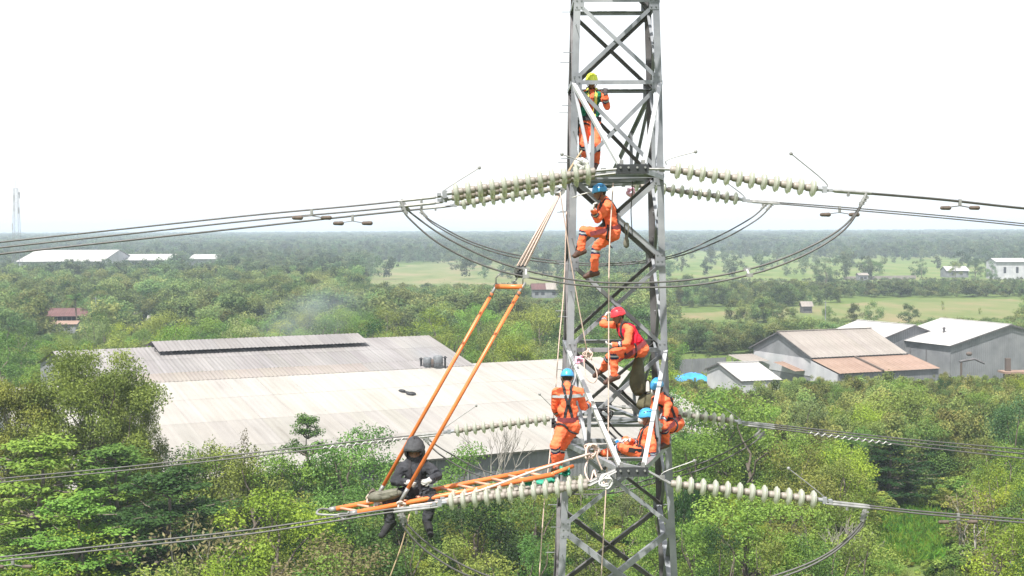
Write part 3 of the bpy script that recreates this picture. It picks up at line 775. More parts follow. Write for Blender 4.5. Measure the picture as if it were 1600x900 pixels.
def make_tree(kind, seed):
    """unit trees about their real size in metres, base at the origin: (trunk mesh, crown mesh)"""
    rng = np.random.default_rng(seed); rnd = random.Random(seed)
    segs = []
    if kind == 'feathery':      # tall open acacia-like crown, height ~14, spread ~9
        H = 14.0; C, Rr = [], []
        segs.append((wiggle(rnd, (0, 0, 0), (.5, 0, 7), 5, .03), [.28, .25, .22, .18, .15, .12]))
        for i in range(88):
            a = rnd.uniform(0, 6.28); h = rnd.uniform(3.5, 13.2)
            rr = 4.6 * math.sin(min(1, max(.12, (h - 2.0) / 12.5)) * math.pi) ** .55 * rnd.uniform(.3, 1.05)
            c = np.array([rr * math.cos(a), rr * math.sin(a), h]); C.append(c)
            s = rnd.uniform(.75, 1.5); Rr.append(np.array([s, s, s * rnd.uniform(.6, .9)]))
            if i % 2 == 0: segs.append((wiggle(rnd, (.2, 0, min(6.5, h * .5)), c, 5, .06), [.11, .09, .07, .05, .035, .015]))
        v, f, t = clump_leaves(rng, C, Rr, 700, .18, .09, up=.5, out=.4, jit=.8, shell=.55)
    elif kind == 'terrace':     # tiers of big flat leaf sprays, height ~9, spread ~9
        C, Rr = [], []
        segs.append((wiggle(rnd, (0, 0, 0), (.2, .1, 9), 6, .015), [.24, .21, .18, .15, .12, .08, .04]))
        for k, (h, rad) in enumerate(((3.0, 4.6), (4.6, 4.9), (6.1, 4.1), (7.4, 3.0), (8.6, 1.8), (9.3, .8))):
            nb = max(4, int(rad * 2.4))
            for i in range(nb):
                a = 6.28 * i / nb + rnd.uniform(-.3, .3) + k
                L = rad * rnd.uniform(.7, 1.1); up = rnd.uniform(.0, .6)
                tip = (L * math.cos(a), L * math.sin(a), h + up)
                segs.append((wiggle(rnd, (0, 0, h - .4), tip, 4, .04), [.09, .07, .05, .035, .015]))
                for q in range(4):
                    s = .35 + .65 * (q + .5) / 4
                    C.append(np.array([tip[0] * s + rnd.uniform(-.5, .5), tip[1] * s + rnd.uniform(-.5, .5), h - .3 + up * s + rnd.uniform(.0, .35)]))
                    w = rnd.uniform(.6, 1.05); Rr.append(np.array([w, w, .22]))
        v, f, t = clump_leaves(rng, C, Rr, 210, .27, .15, up=1.5, out=.25, jit=.45, shell=.6)
    elif kind == 'bushy':       # rounded uneven crown, height ~7.5, spread ~6
        C, Rr = [], []
        segs.append((wiggle(rnd, (0, 0, 0), (.1, .2, 3.8), 4, .05), [.2, .17, .14, .11, .08]))
        for i in range(26):
            a = rnd.uniform(0, 6.28); h = rnd.uniform(1.2, 7.0)
            rr = 2.7 * math.sin(min(1, max(.2, (h + .6) / 8.2)) * math.pi) ** .6 * rnd.uniform(.35, 1.1)
            c = np.array([rr * math.cos(a), rr * math.sin(a), h]); C.append(c)
            s = rnd.uniform(.6, 1.2); Rr.append(np.array([s, s, s * rnd.uniform(.6, .9)]))
            if i % 3 == 0: segs.append((wiggle(rnd, (.1, .1, min(3.4, h * .5)), c, 4, .06), [.08, .06, .05, .035, .015]))
        v, f, t = clump_leaves(rng, C, Rr, 430, .165, .095, up=.6, out=.6, jit=.6, shell=.4)
    elif kind == 'upright':     # slim many-stemmed young trees, height ~8, spread ~4
        C, Rr = [], []
        for k in range(3):
            b = (rnd.uniform(-.4, .4), rnd.uniform(-.4, .4), 0)
            segs.append((wiggle(rnd, b, (rnd.uniform(-1.2, 1.2), rnd.uniform(-1.2, 1.2), rnd.uniform(5.8, 7.6)), 5, .03), [.1, .09, .07, .05, .035, .012]))
        for i in range(24):
            a = rnd.uniform(0, 6.28); h = rnd.uniform(1.0, 7.6)
            rr = 1.9 * math.sin(min(1, max(.18, h / 8.4)) * math.pi) ** .5 * rnd.uniform(.2, 1.1)
            C.append(np.array([rr * math.cos(a), rr * math.sin(a), h])); s = rnd.uniform(.4, .8); Rr.append(np.array([s, s, s * 1.35]))
        v, f, t = clump_leaves(rng, C, Rr, 430, .17, .075, up=.4, out=.45, jit=.75, shell=.5)
    elif kind == 'dry':         # half bare bush with thin twigs
        C, Rr = [], []
        for i in range(16):
            a = rnd.uniform(0, 6.28); h = rnd.uniform(2.0, 4.6); rr = rnd.uniform(.4, 2.0)
            c = np.array([rr * math.cos(a), rr * math.sin(a), h]); C.append(c); s = rnd.uniform(.5, .85); Rr.append(np.array([s, s, s]))
            segs.append((wiggle(rnd, (rnd.uniform(-.3, .3), rnd.uniform(-.3, .3), 0), c * 1.12, 5, .06), [.06, .05, .04, .03, .02, .008]))
        v, f, t = clump_leaves(rng, C, Rr, 110, .2, .09, up=.3, out=.4, jit=.9, shell=.6)
    elif kind == 'bare':        # leafless branching
        def grow(p, d, L, r, k):
            q = p + d * L
            segs.append((wiggle(rnd, p, q, 3, .05), [r, r * .85, r * .7, r * .6]))
            if k == 0: return
            for _ in range(3):
                nd = (d + V((rnd.uniform(-1, 1), rnd.uniform(-1, 1), rnd.uniform(-.2, .7))) * .75).normalized()
                grow(q, nd, L * rnd.uniform(.6, .8), r * .58, k - 1)
        for _ in range(3): grow(V((rnd.uniform(-.2, .2), rnd.uniform(-.2, .2), 0)), V((rnd.uniform(-.35, .35), rnd.uniform(-.35, .35), 1)).normalized(), 2.2, .09, 3)
        C = [np.array([rnd.uniform(-1.5, 1.5), rnd.uniform(-1.5, 1.5), rnd.uniform(2, 5)]) for _ in range(8)]
        v, f, t = clump_leaves(rng, C, [np.array([.5, .5, .5])] * 8, 30, .16, .08)
    elif kind == 'drooping':    # dark tree with hanging foliage, height ~9
        C, Rr = [], []
        segs.append((wiggle(rnd, (0, 0, 0), (0, .1, 8.6), 5, .02), [.24, .21, .17, .13, .09, .04]))
        for i in range(34):
            a = rnd.uniform(0, 6.28); h = rnd.uniform(1.2, 8.6); rr = 1.75 * (1 - (h / 10) ** 2) * rnd.uniform(.3, 1.1)
            C.append(np.array([rr * math.cos(a), rr * math.sin(a), h])); s = rnd.uniform(.4, .7); Rr.append(np.array([s, s, s * 1.9]))
        v, f, t = clump_leaves(rng, C, Rr, 190, .42, .1, up=.1, out=.7, jit=.5, shell=.45, droop=1.6)
    elif kind == 'palm':
        segs.append((wiggle(rnd, (0, 0, 0), (.4, 0, 6.5), 5, .02), [.24, .19, .17, .16, .15, .16]))
        P, Nn = [], []
        vs2, fs2, nb = [], [], 22
        for i in range(nb):
            a = 6.28 * i / nb + rnd.uniform(-.1, .1); el = rnd.uniform(-.2, 1.2); L = rnd.uniform(2.6, 3.5)
            for k in range(22):
                s = (k + 1) / 22
                x = L * s * math.cos(el) * (1 - .15 * s); z = 6.5 + L * (s * math.sin(el) - .75 * s * s * (1.15 - .4 * el))
                p = np.array([.4 + x * math.cos(a), x * math.sin(a), z])
                sd = np.array([-math.sin(a), math.cos(a), 0])
                w = .75 * math.sin(max(.12, min(.97, s)) * math.pi) ** .6
                for sg in (-1, 1):
                    q = p + sd * sg * w + np.array([math.cos(a) * .25, math.sin(a) * .25, -.3 * w])
                    e = np.array([math.cos(a), math.sin(a), 0]) * .07
                    n0 = len(vs2); vs2 += [p - e, q, p + e]; fs2.append((n0, n0 + 1, n0 + 2))
        v, f = np.array(vs2), np.array(fs2); t = np.clip(rng.normal(.5, .18, len(f)), 0, 1)
    tr = limb_mesh('trunk', segs, M['bark_pale'] if kind in ('bare', 'dry') else M['bark'])
    return tr, np_mesh('crown', v, f, M['leaf'], t)
def make_shrub(seed, spread=1.6, h=1.5, leaf=.2):
    rng = np.random.default_rng(seed); rnd = random.Random(seed)
    C, Rr = [], []
    for i in range(14):
        a = rnd.uniform(0, 6.28); rr = spread * rnd.uniform(0, 1) ** .6
        hh = h * rnd.uniform(.25, 1.0) * (1 - .4 * rr / spread)
        C.append(np.array([rr * math.cos(a), rr * math.sin(a), hh])); s = rnd.uniform(.35, .7) * spread / 1.6; Rr.append(np.array([s, s, s * .85]))
    v, f, t = clump_leaves(rng, C, Rr, 190 * (.2 / leaf) ** 2, leaf, leaf * .5, up=.55, out=.5, jit=.65, shell=.45)
    return np_mesh('shrub', v, f, M['leaf'], t)

TREES = {}
for kind, seeds in (('feathery', (1, 2)), ('terrace', (3, 4)), ('bushy', (5, 6, 7, 8)), ('upright', (9, 10, 11)), ('dry', (12, 13)), ('bare', (14, 15)), ('drooping', (16,)), ('palm', (17,))):
    TREES[kind] = [make_tree(kind, s) for s in seeds]
KH = {'feathery': 14.0, 'terrace': 9.6, 'bushy': 7.6, 'upright': 8.2, 'dry': 5.0, 'bare': 6.3, 'drooping': 9.3, 'palm': 8.2}
GREEN = {'lime': (.250, .320, .036), 'fresh': (.170, .285, .048), 'mid': (.112, .205, .044), 'deep': (.038, .090, .024), 'olive': (.215, .262, .055), 'blue': (.060, .130, .046), 'brown': (.17, .155, .070), 'pale': (.185, .235, .085)}
TREE_NAME = {'feathery': 'feathery_tree', 'terrace': 'layered_tree', 'bushy': 'bushy_tree', 'upright': 'slender_tree', 'dry': 'dry_bush', 'bare': 'bare_tree', 'drooping': 'drooping_tree', 'palm': 'palm_tree'}
_tn = random.Random(77)
TREE_SPOTS = []
def tree(kind, loc, h, colr, label, cat='tree', group=None, wide=1.0, var=None, name=None):
    tr, cr = TREES[kind][_tn.randrange(len(TREES[kind])) if var is None else var]
    s = h / KH[kind]
    t = thing(name or TREE_NAME[kind], (loc[0], loc[1], 0), label, cat, group)
    t.rotation_euler.z = _tn.uniform(0, 6.28)
    t.scale = (s * wide, s * wide, s)
    c = GREEN[colr] if isinstance(colr, str) else colr
    k = _tn.uniform(.85, 1.18)
    inst('trunk', tr, t)
    inst('crown', cr, t, color=tuple(x * k for x in c))
    TREE_SPOTS.append((loc[0], loc[1], 2.2 * s * wide))
    return t
def tree_px(kind, px, ytop, Y, colr, label, **kw):
    """a tree standing at distance Y whose top shows at picture row ytop"""
    p = at(px, ytop, Y)
    return tree(kind, (p.x, Y), max(1.2, p.z), colr, label, **kw)

# --- the trees one can single out
tree_px('feathery', 140, 540, 95, 'olive', 'tall feathery yellow green tree before the left end of the cream roof', wide=.9, var=0)
tree_px('feathery', 22, 578, 94, 'olive', 'feathery yellow green tree cut by the left edge, above leafy layered trees', wide=.85, var=1)
tree_px('feathery', 192, 575, 99, 'olive', 'slimmer feathery tree on the right flank of the tall yellow green one', wide=.6, var=1)
tree_px('terrace', 60, 690, 84, 'fresh', 'bright layered tree at the left edge below the feathery trees', wide=1.15)
tree_px('terrace', 175, 700, 88, 'mid', 'layered broadleaf tree under the tall feathery tree', wide=1.1)
tree_px('terrace', 262, 738, 82, 'deep', 'dark layered tree with deep shade inside, right of the other layered trees', wide=1.25)
tree_px('terrace', 120, 775, 78, 'fresh', 'front layered tree whose lit sprays overlap the lower left conductors', wide=1.1)
tree_px('terrace', 481, 652, 101, 'mid', 'small layered tree standing against the cream roof left of the hooded worker', wide=.55)
tree_px('bushy', 395, 690, 96, 'olive', 'olive bushy tree against the cream roof left of the small layered tree')
tree_px('upright', 322, 668, 99, 'pale', 'thin sparse tree against the pale roof right of the feathery trees', wide=.7)
tree_px('upright', 372, 672, 103, 'brown', 'thin brownish sapling rising over the pale roof', wide=.6)
tree_px('bushy', 540, 672, 99, 'mid', 'dense green tree directly left of the hooded worker')
tree_px('bushy', 590, 660, 103, 'mid', 'leafy green tree top just behind the hooded worker')
tree_px('bushy', 430, 760, 82, 'lime', 'yellow green round bush below the small layered tree', wide=1.2)
tree_px('bushy', 520, 840, 72, 'brown', 'round brownish olive bush at the bottom edge left of the bare jumper cable', wide=1.25)
tree_px('bushy', 362, 858, 70, 'lime', 'vivid yellow green bush at the bottom edge', wide=1.0)
tree_px('dry', 300, 805, 78, 'brown', 'sprawling dry branched bush in the shade of the dark layered tree', cat='bush', wide=1.1)
tree_px('drooping', 1082, 742, 92, 'deep', 'dark drooping tree just right of the tower foot', wide=1.15, var=0)
tree_px('drooping', 1068, 752, 96, 'deep', 'second dark drooping tree half behind the tower leg', wide=1.0, var=0)
tree_px('terrace', 1388, 690, 119, 'deep', 'dark layered tree with pale leaf sprays under the lower right conductors', wide=1.65, var=0)
tree_px('bushy', 1438, 655, 126, 'mid', 'big rounded tree rising behind the dark layered tree', wide=1.35)
tree_px('terrace', 1325, 690, 122, 'mid', 'layered tree left of the dark one below the right conductors', wide=.9, var=1)
tree_px('bare', 1300, 790, 84, 'pale', 'leafless grey tree below the lower right insulators', wide=.8)
tree_px('dry', 1525, 765, 95, 'brown', 'brown withered bush near the right damper weight', cat='bush', wide=1.2)
tree_px('dry', 1555, 830, 86, 'brown', 'dark withered bush near the lower right corner', cat='bush')
tree_px('bushy', 1585, 618, 118, 'blue', 'bluish green tree at the right edge below the grey warehouse', wide=.8)
tree_px('bushy', 1100, 605, 118, 'mid', 'tall leafy tree right of the tower beneath the blue tarpaulin', wide=1.1)
tree_px('bushy', 1062, 598, 122, 'mid', 'tall leafy tree half hidden behind the right tower leg', wide=1.0)
tree_px('bushy', 1135, 600, 114, 'fresh', 'light green tree under the small white roofed hut', wide=1.1)
tree_px('bushy', 1170, 622, 111, 'fresh', 'broad light green tree below and right of the white roofed hut', wide=1.1)
tree_px('bare', 768, 640, 110, 'pale', 'leafless twiggy tree against the cream roof right of the hooded worker', wide=.7)
tree_px('bushy', 722, 690, 102, 'fresh', 'green tree before the grey wall right of the hooded worker', wide=1.0)
tree_px('bushy', 745, 755, 88, 'deep', 'dark bush beneath the ladder', wide=1.1)
tree_px('bushy', 905, 800, 95, 'deep', 'dark green tree seen between the lower tower legs', wide=.9)
tree_px('bushy', 930, 755, 100, 'fresh', 'bright green tree behind the lower tower legs', wide=1.0)
tree_px('upright', 985, 700, 108, 'mid', 'slender green tree behind the working platform', wide=1.0)
tree_px('upright', 1008, 720, 104, 'mid', 'slender tree behind the right tower leg', wide=1.0)
tree_px('bushy', 925, 404, 660, 'blue', 'lone spreading tree in the meadow far right', wide=1.5) if False else None
tree_px('bushy', 1362, 405, 640, 'mid', 'umbrella shaped lone tree standing in the far meadow', wide=1.6, var=0)
tree_px('bushy', 1291, 402, 560, 'blue', 'darkest tall tree at the near edge of the far meadow', wide=1.0, var=1)
tree_px('bushy', 1440, 404, 650, 'blue', 'slim dark tree right of the umbrella shaped tree', wide=.7)
tree_px('bushy', 1524, 404, 620, 'blue', 'dark tree between farmhouse and tall white house', wide=1.0)
tree_px('bushy', 1493, 408, 640, 'olive', 'round tree behind the low farmhouse', wide=1.0)
tree_px('bushy', 1550, 407, 610, 'mid', 'tree standing close left of the tall white house', wide=.8)
tree_px('upright', 1473, 468, 400, 'olive', 'tall narrow tree alone in the dry field behind the warehouses', wide=.9)
tree_px('bushy', 1531, 480, 380, 'olive', 'small lone round tree in the dry field', wide=.8)
tree_px('bushy', 1247, 452, 450, 'mid', 'round dense tree above the tiny field hut', wide=1.3)
tree_px('bushy', 1148, 458, 430, 'fresh', 'round tree at the left end of the dry field', wide=1.3)
tree_px('bushy', 265, 447, 330, 'deep', 'darkest broad tree above the far left houses', wide=1.3)
tree_px('bushy', 163, 447, 345, 'deep', 'dark blue green tree behind the brown roofed house', wide=1.2)
tree_px('palm', 15, 452, 330, 'mid', 'palm at the far left edge above the brown house', var=0)
tree_px('palm', 120, 455, 330, 'mid', 'palm just above the brown roofed house', var=0)
tree_px('palm', 290, 440, 360, 'mid', 'palm right of the darkest broad tree', var=0)
tree_px('palm', 782, 452, 380, 'deep', 'dark palm right under the orange lifting bar', var=0)
tree_px('palm', 1072, 482, 400, 'mid', 'palm in the hedge right of the tower legs', var=0)
tree_px('bushy', 810, 520, 196, 'lime', 'bright yellow green round tree behind the orange poles', wide=1.1)

for px_, yt_, c_, l_ in ((246, 704, 'mid', 'green tree overlapping the cream roof just right of the feathery trees'), (292, 698, 'fresh', 'bright tree overlapping the cream roof between feathery trees and thin saplings'), (345, 692, 'olive', 'olive tree overlapping the cream roof below the thin saplings'), (440, 700, 'fresh', 'bright tree overlapping the cream roof left of the small layered tree'), (640, 716, 'mid', 'green tree behind the hooded worker\'s shoulders'), (800, 738, 'olive', 'olive bush before the grey wall under the ladder end')):
    tree_px('bushy', px_, yt_, 99, c_, l_, wide=1.1)
# --- scattered scrub: the nearest as individuals, grouped by where they grow
BLOCK = []          # footprints (polygons) nothing may grow in
def poly(pts): BLOCK.append([(p[0], p[1]) for p in pts])
poly([TL + VV * 30, TR + VV * 30, BR - VV * 28 + U * 3, BL - VV * 28])
poly([TR + VV * 30 + U * 1, TR + U * 1, TL, TL + VV * 30])
a_ = V((ap.x, ap.y, 0))
poly([a_ - uA * 6 + vA * 10, a_ + uA * 19.5 + vA * 17, a_ + uA * 19.5 - vA * 9, a_ - uA * 6 - vA * 9])
for (r0_, r1_, w_) in ((rb0, rb1, 13), (rc0, rc1, 9)):
    u0 = (r1_ - r0_).normalized(); n0 = V((u0.y, -u0.x, 0))
    poly([r0_ + n0 * w_ - u0, r1_ + n0 * w_ + u0, r1_ - n0 * w_ + u0, r0_ - n0 * w_ - u0])
u0 = (rd1 - rd0).normalized(); n0 = V((u0.y, -u0.x, 0))
poly([rd0 + n0 * 9 - u0, rd1 + n0 * 9 + u0, rd1 - n0 * 6 + u0, rd0 - n0 * 6 - u0])
def inside(x, y, pg):
    r = False; n = len(pg); j = n - 1
    for i in range(n):
        (xi, yi), (xj, yj) = pg[i], pg[j]
        if (yi > y) != (yj > y) and x < (xj - xi) * (y - yi) / (yj - yi) + xi: r = not r
        j = i
    return r
def blocked(x, y, fields=False):
    if any(inside(x, y, p) for p in BLOCK): return True
    if fields and any(inside(x, y, p) for p in FIELDS): return True
    return (abs(x - 1.68) < 3.6 and abs(y - 22.4) < 3.6)
rnd = random.Random(2024)
# things far off that the growth before them must leave in sight: columns, lowest row to keep clear, their distance
WINDOWS = [(50, 146, 508, 336), (224, 250, 506, 326), (196, 220, 496, 348), (826, 897, 463, 474), (-40, 268, 401, 790), (290, 342, 403, 830), (565, 885, 440, 640),
 (1248, 1277, 489, 388), (1474, 1520, 435, 640), (1550, 1612, 436, 620), (1318, 1434, 439, 612), (1352, 1500, 872, 100), (1045, 1600, 497, 345), (640, 760, 574, 143), (1036, 1106, 580, 214)]
def max_h(x, Y):
    """tallest growth the photograph leaves room for at this spot"""
    px = 800 + x * F_PX / Y
    def lim(row): return CAM_H - (row - 354) * Y / F_PX
    h = 30
    for a, b, row, Yh in WINDOWS:
        if a < px < b and Y < Yh: h = min(h, max(.4, lim(row + 9 + 16 * noise.noise(V((x * .09, Y * .09, 1.3))))))
    if Y < 200 or (px > 1045 and Y < 262):
        if px < 250: h = min(h, lim(690)) if Y < 165 else h
        elif px < 470: h = min(h, lim(712)) if Y < 165 else h
        elif px < 620: h = min(h, lim(690)) if Y < 165 else h
        elif px < 860: h = min(h, lim(742)) if Y < 165 else h
        elif px < 1045: h = min(h, lim(700)) if Y < 165 else h
        elif px < 1100: h = min(h, lim(590))
        elif px < 1190: h = min(h, lim(606))
        elif px < 1460: h = min(h, lim(590 + 14 * noise.noise(V((x * .12, Y * .12, 7)))))
        else: h = min(h, lim(586 + 14 * noise.noise(V((x * .12, Y * .12, 7)))))
    return h
ZONES = [(60, 'at the left edge'), (165, 'under the feathery trees'), (300, 'by the left dark tree'), (390, 'left of the small layered tree'), (480, 'below the small layered tree'), (560, 'left of the hooded worker'),
 (640, 'straight below the hooded worker'), (720, 'below the ladder\'s left half'), (800, 'below the middle of the ladder'), (865, 'below the ladder\'s right end'), (960, 'behind the left tower leg'), (1045, 'behind the right tower leg'),
 (1110, 'close right of the tower'), (1180, 'under the far right insulators'), (1250, 'under the near right insulators'), (1320, 'beneath the lower right horn'), (1400, 'around the right layered tree'), (1470, 'right of the dark layered tree'), (1540, 'under the right hand damper'), (9999, 'at the right edge')]
DEPTHS = [(80, 'lowest in view'), (100, 'in the near thicket'), (125, 'in the middle thicket'), (155, 'in the far thicket'), (999, 'nearest the workshops')]
LOOK = {'lime': 'yellow green', 'fresh': 'bright green', 'mid': 'mid green', 'olive': 'olive', 'pale': 'grey green', 'deep': 'dark green', 'brown': 'brown'}
def scrub_label(px, Y, kind, c):
    z = next(t for k, t in ZONES if px < k); d = next(t for k, t in DEPTHS if Y < k)
    form = {'bushy': 'bushy tree', 'upright': 'slender tree', 'dry': 'half bare bush', 'bare': 'leafless bush'}[kind]
    return LOOK[c] + ' ' + form + ' ' + z + ', ' + d, LOOK[c] + ' ' + form + 's ' + z + ' ' + d
pts = []
tries = 0
while len(pts) < 300 and tries < 9000:
    tries += 1
    px = rnd.uniform(-60, 1660); Y = 62 + 140 * rnd.random() ** 1.25
    x = gx(px, Y)
    if blocked(x, Y): continue
    if px < 1040 and Y > 112: continue
    if inside(x, Y, FIELDS[3]) or (1340 < px < 1510 and 98 < Y < 121): continue
    if any((x - a) ** 2 + (Y - b) ** 2 < (2.4 + Y * .004) ** 2 for a, b in pts): continue
    pts.append((x, Y))
    lim = max_h(x, Y)
    h = min(lim * rnd.uniform(.6, 1.02), rnd.uniform(3.0, 8.6))
    if h < 1.6: continue
    kind = rnd.choices(['bushy', 'upright', 'dry', 'bare'], [.54, .38, .07, .01])[0]
    if kind in ('dry', 'bare'): h = min(h, 4.2)
    c = rnd.choices(['lime', 'fresh', 'mid', 'olive', 'pale', 'deep'], [.17, .24, .2, .27, .07, .05])[0] if kind not in ('dry', 'bare') else rnd.choice(['brown', 'pale', 'olive'])
    lab, grp = scrub_label(px, Y, kind, c)
    tree(kind, (x, Y), h, c, lab, 'bush' if kind in ('dry', 'bare') else 'tree', grp, wide=rnd.uniform(.9, 1.35))

# trees behind the sheds, one by one
WZ = [(70, 'at the left edge'), (150, 'by the brown roofed house'), (260, 'by the white hut'), (360, 'behind the hall\'s left end'), (470, 'behind the ridge vent'), (580, 'in the drifting smoke'), (660, 'behind the hall\'s right end'), (740, 'left of the orange poles'), (820, 'between the orange poles'), (890, 'left of the tower'), (9999, 'seen through the tower')]
WD = [(205, 'first row of the woods'), (230, 'second row of the woods'), (9999, 'deeper in the woods')]
wp, tries = [], 0
while len(wp) < 150 and tries < 6000:
    tries += 1
    px = rnd.uniform(-40, 1035); Y = rnd.uniform(168, 268); x = gx(px, Y)
    if blocked(x, Y) or any((x - a) ** 2 + (Y - b) ** 2 < 5.2 ** 2 for a, b in wp): continue
    wp.append((x, Y))
    h = min(max_h(x, Y), rnd.uniform(6, 11.5))
    if h < 2: continue
    kind = rnd.choices(['bushy', 'upright', 'palm'], [.8, .16, .04])[0]
    c = rnd.choices(['lime', 'fresh', 'mid', 'olive', 'deep', 'pale'], [.12, .3, .28, .18, .06, .06])[0]
    z = next(t for k, t in WZ if px < k); d = next(t for k, t in WD if Y < k)
    form = {'bushy': 'round tree', 'upright': 'narrow tree', 'palm': 'palm'}[kind]
    tree(kind, (x, Y), h, c, LOOK[c] + ' ' + form + ' ' + z + ', ' + d, 'tree', LOOK[c] + ' ' + form + 's ' + z + ', ' + d, wide=rnd.uniform(1.0, 1.4))
# --- what nobody could count: geometry-nodes carpets whose mesh holds their own few plants and the points they grow on
def carpet_group(nvar):
    g = bpy.data.node_groups.new('scatter_plants', 'GeometryNodeTree')
    g.interface.new_socket('Geometry', in_out='INPUT', socket_type='NodeSocketGeometry')
    g.interface.new_socket('Geometry', in_out='OUTPUT', socket_type='NodeSocketGeometry')
    N = g.nodes; L = g.links
    gi, go = N.new('NodeGroupInput'), N.new('NodeGroupOutput')
    def named(n, t):
        a = N.new('GeometryNodeInputNamedAttribute'); a.data_type = t; a.inputs['Name'].default_value = n
        return a.outputs['Attribute']
    def eq(k, dom_attr='variant'):
        c = N.new('FunctionNodeCompare'); c.data_type = 'FLOAT'; c.operation = 'EQUAL'
        L.new(named(dom_attr, 'FLOAT'), c.inputs['A']); c.inputs['B'].default_value = k; c.inputs['Epsilon'].default_value = .1
        return c.outputs['Result']
    join = N.new('GeometryNodeJoinGeometry')
    for k in range(nvar):
        s = N.new('GeometryNodeSeparateGeometry'); s.domain = 'POINT'
        L.new(gi.outputs[0], s.inputs['Geometry']); L.new(eq(k), s.inputs['Selection'])
        gti = N.new('GeometryNodeGeometryToInstance'); L.new(s.outputs['Selection'], gti.inputs[0])
        sp = N.new('GeometryNodeSeparateGeometry'); sp.domain = 'POINT'
        L.new(gi.outputs[0], sp.inputs['Geometry']); L.new(eq(100 + k), sp.inputs['Selection'])
        ip = N.new('GeometryNodeInstanceOnPoints')
        L.new(sp.outputs['Selection'], ip.inputs['Points']); L.new(s.outputs['Selection'], ip.inputs['Instance'])
        L.new(named('size', 'FLOAT_VECTOR'), ip.inputs['Scale'])
        rt = N.new('ShaderNodeCombineXYZ'); L.new(named('turn', 'FLOAT'), rt.inputs['Z'])
        L.new(rt.outputs[0], ip.inputs['Rotation'])
        L.new(ip.outputs[0], join.inputs[0])
    L.new(join.outputs[0], go.inputs[0])
    return g
def carpet(name, label, variants, P, S, A, m, colr):
    """variants: list of (verts, tris, tone); P points, S scale (n,3), A turn"""
    Vv, Ff, Tt, var = [], [], [], []
    n0 = 0
    for k, (v, f, t) in enumerate(variants):
        Vv.append(v); Ff.append(f + n0); Tt.append(t); var.append(np.full(len(v), k, float)); n0 += len(v)
    npnt = len(P)
    Vv.append(P); var.append(100 + np.arange(npnt) % len(variants))
    vv = np.concatenate(Vv); me = np_mesh(name, vv, np.concatenate(Ff), m, np.concatenate(Tt))
    a = me.attributes.new('variant', 'FLOAT', 'POINT'); a.data.foreach_set('value', np.concatenate(var).astype(np.float32))
    sz = np.ones((len(vv), 3), np.float32); sz[n0:] = S
    a = me.attributes.new('size', 'FLOAT_VECTOR', 'POINT'); a.data.foreach_set('vector', sz.ravel())
    tn = np.zeros(len(vv), np.float32); tn[n0:] = A
    a = me.attributes.new('turn', 'FLOAT', 'POINT'); a.data.foreach_set('value', tn)
    o = bpy.data.objects.new(name, me); col.objects.link(o); o.color = (*colr, 1)
    md = o.modifiers.new('scatter', 'NODES'); md.node_group = carpet_group(len(variants))
    return tag(o, label, None, None, 'stuff')
def lod_tree(seed, n_clump, per, leaf, slim=1.0):
    rng = np.random.default_rng(seed); r = random.Random(seed)
    C, Rr = [], []
    for i in range(n_clump):
        a = r.uniform(0, 6.28); h = r.uniform(.14, .93); rr = .42 * slim * math.sin(min(1, max(.2, h + .05)) * math.pi) ** .6 * r.uniform(.3, 1.1)
        C.append(np.array([rr * math.cos(a), rr * math.sin(a), h])); s = r.uniform(.1, .19); Rr.append(np.array([s, s, s * .85]))
    return clump_leaves(rng, C, Rr, per, leaf, leaf * .55, up=.55, out=.6, jit=.55, shell=.4)
rng = np.random.default_rng(11)
def scatter(n, f_px, f_Y, fields=True, seed=1, mind=0):
    r = np.random.default_rng(seed); out = []
    k = 0
    while len(out) < n and k < n * 6:
        k += 1
        px = r.uniform(*f_px); Y = f_Y(r.random()); x = gx(px, Y)
        if blocked(x, Y, fields): continue
        out.append((x, Y))
    return np.array(out)
def dens(x, y, s):          # patchiness of the woods
    return noise.noise(V((x * s, y * s, 3.7)))
# low shrubs and tall grass under and between the near trees
var = [lod_tree(60 + i, 14, 9000, .06) for i in range(3)]
P = scatter(4200, (-80, 1680), lambda u: 58 + 190 * u ** 1.1, False, 5)
keep = [not (800 + x * F_PX / y < 1040 and y > 116) and not inside(x, y, FIELDS[3]) for x, y in P]
P = P[np.array(keep)]
hs = np.array([min(max(.6, max_h(x, y) * .8), rng.uniform(.8, 3.2)) for x, y in P])
S = np.stack([hs * rng.uniform(1.1, 1.9, len(P)), hs * rng.uniform(1.1, 1.9, len(P)), hs], 1)
carpet('undergrowth', 'low green undergrowth between the near trees', var, np.column_stack([P, np.zeros(len(P))]), S, rng.uniform(0, 6.28, len(P)), M['leaf_far'], (.185, .255, .055))
# taller scrub of the middle distance, right side
var = [lod_tree(70 + i, 18, 8000, .045, .9) for i in range(4)]
P = scatter(1900, (1030, 1680), lambda u: 125 + 110 * u, False, 6)
keep = [max_h(x, y) > 2.0 for x, y in P]; P = P[np.array(keep)]
hs = np.array([min(max_h(x, y) * rng.uniform(.35, 1.0), rng.uniform(2.2, 7.4)) for x, y in P])
S = np.stack([hs * rng.uniform(.6, 1.0, len(P)), hs * rng.uniform(.6, 1.0, len(P)), hs], 1)
carpet('scrub', 'dense olive green scrub stretching to the right hand warehouses', var, np.column_stack([P, np.zeros(len(P))]), S, rng.uniform(0, 6.28, len(P)), M['leaf_far'], (.215, .260, .080))
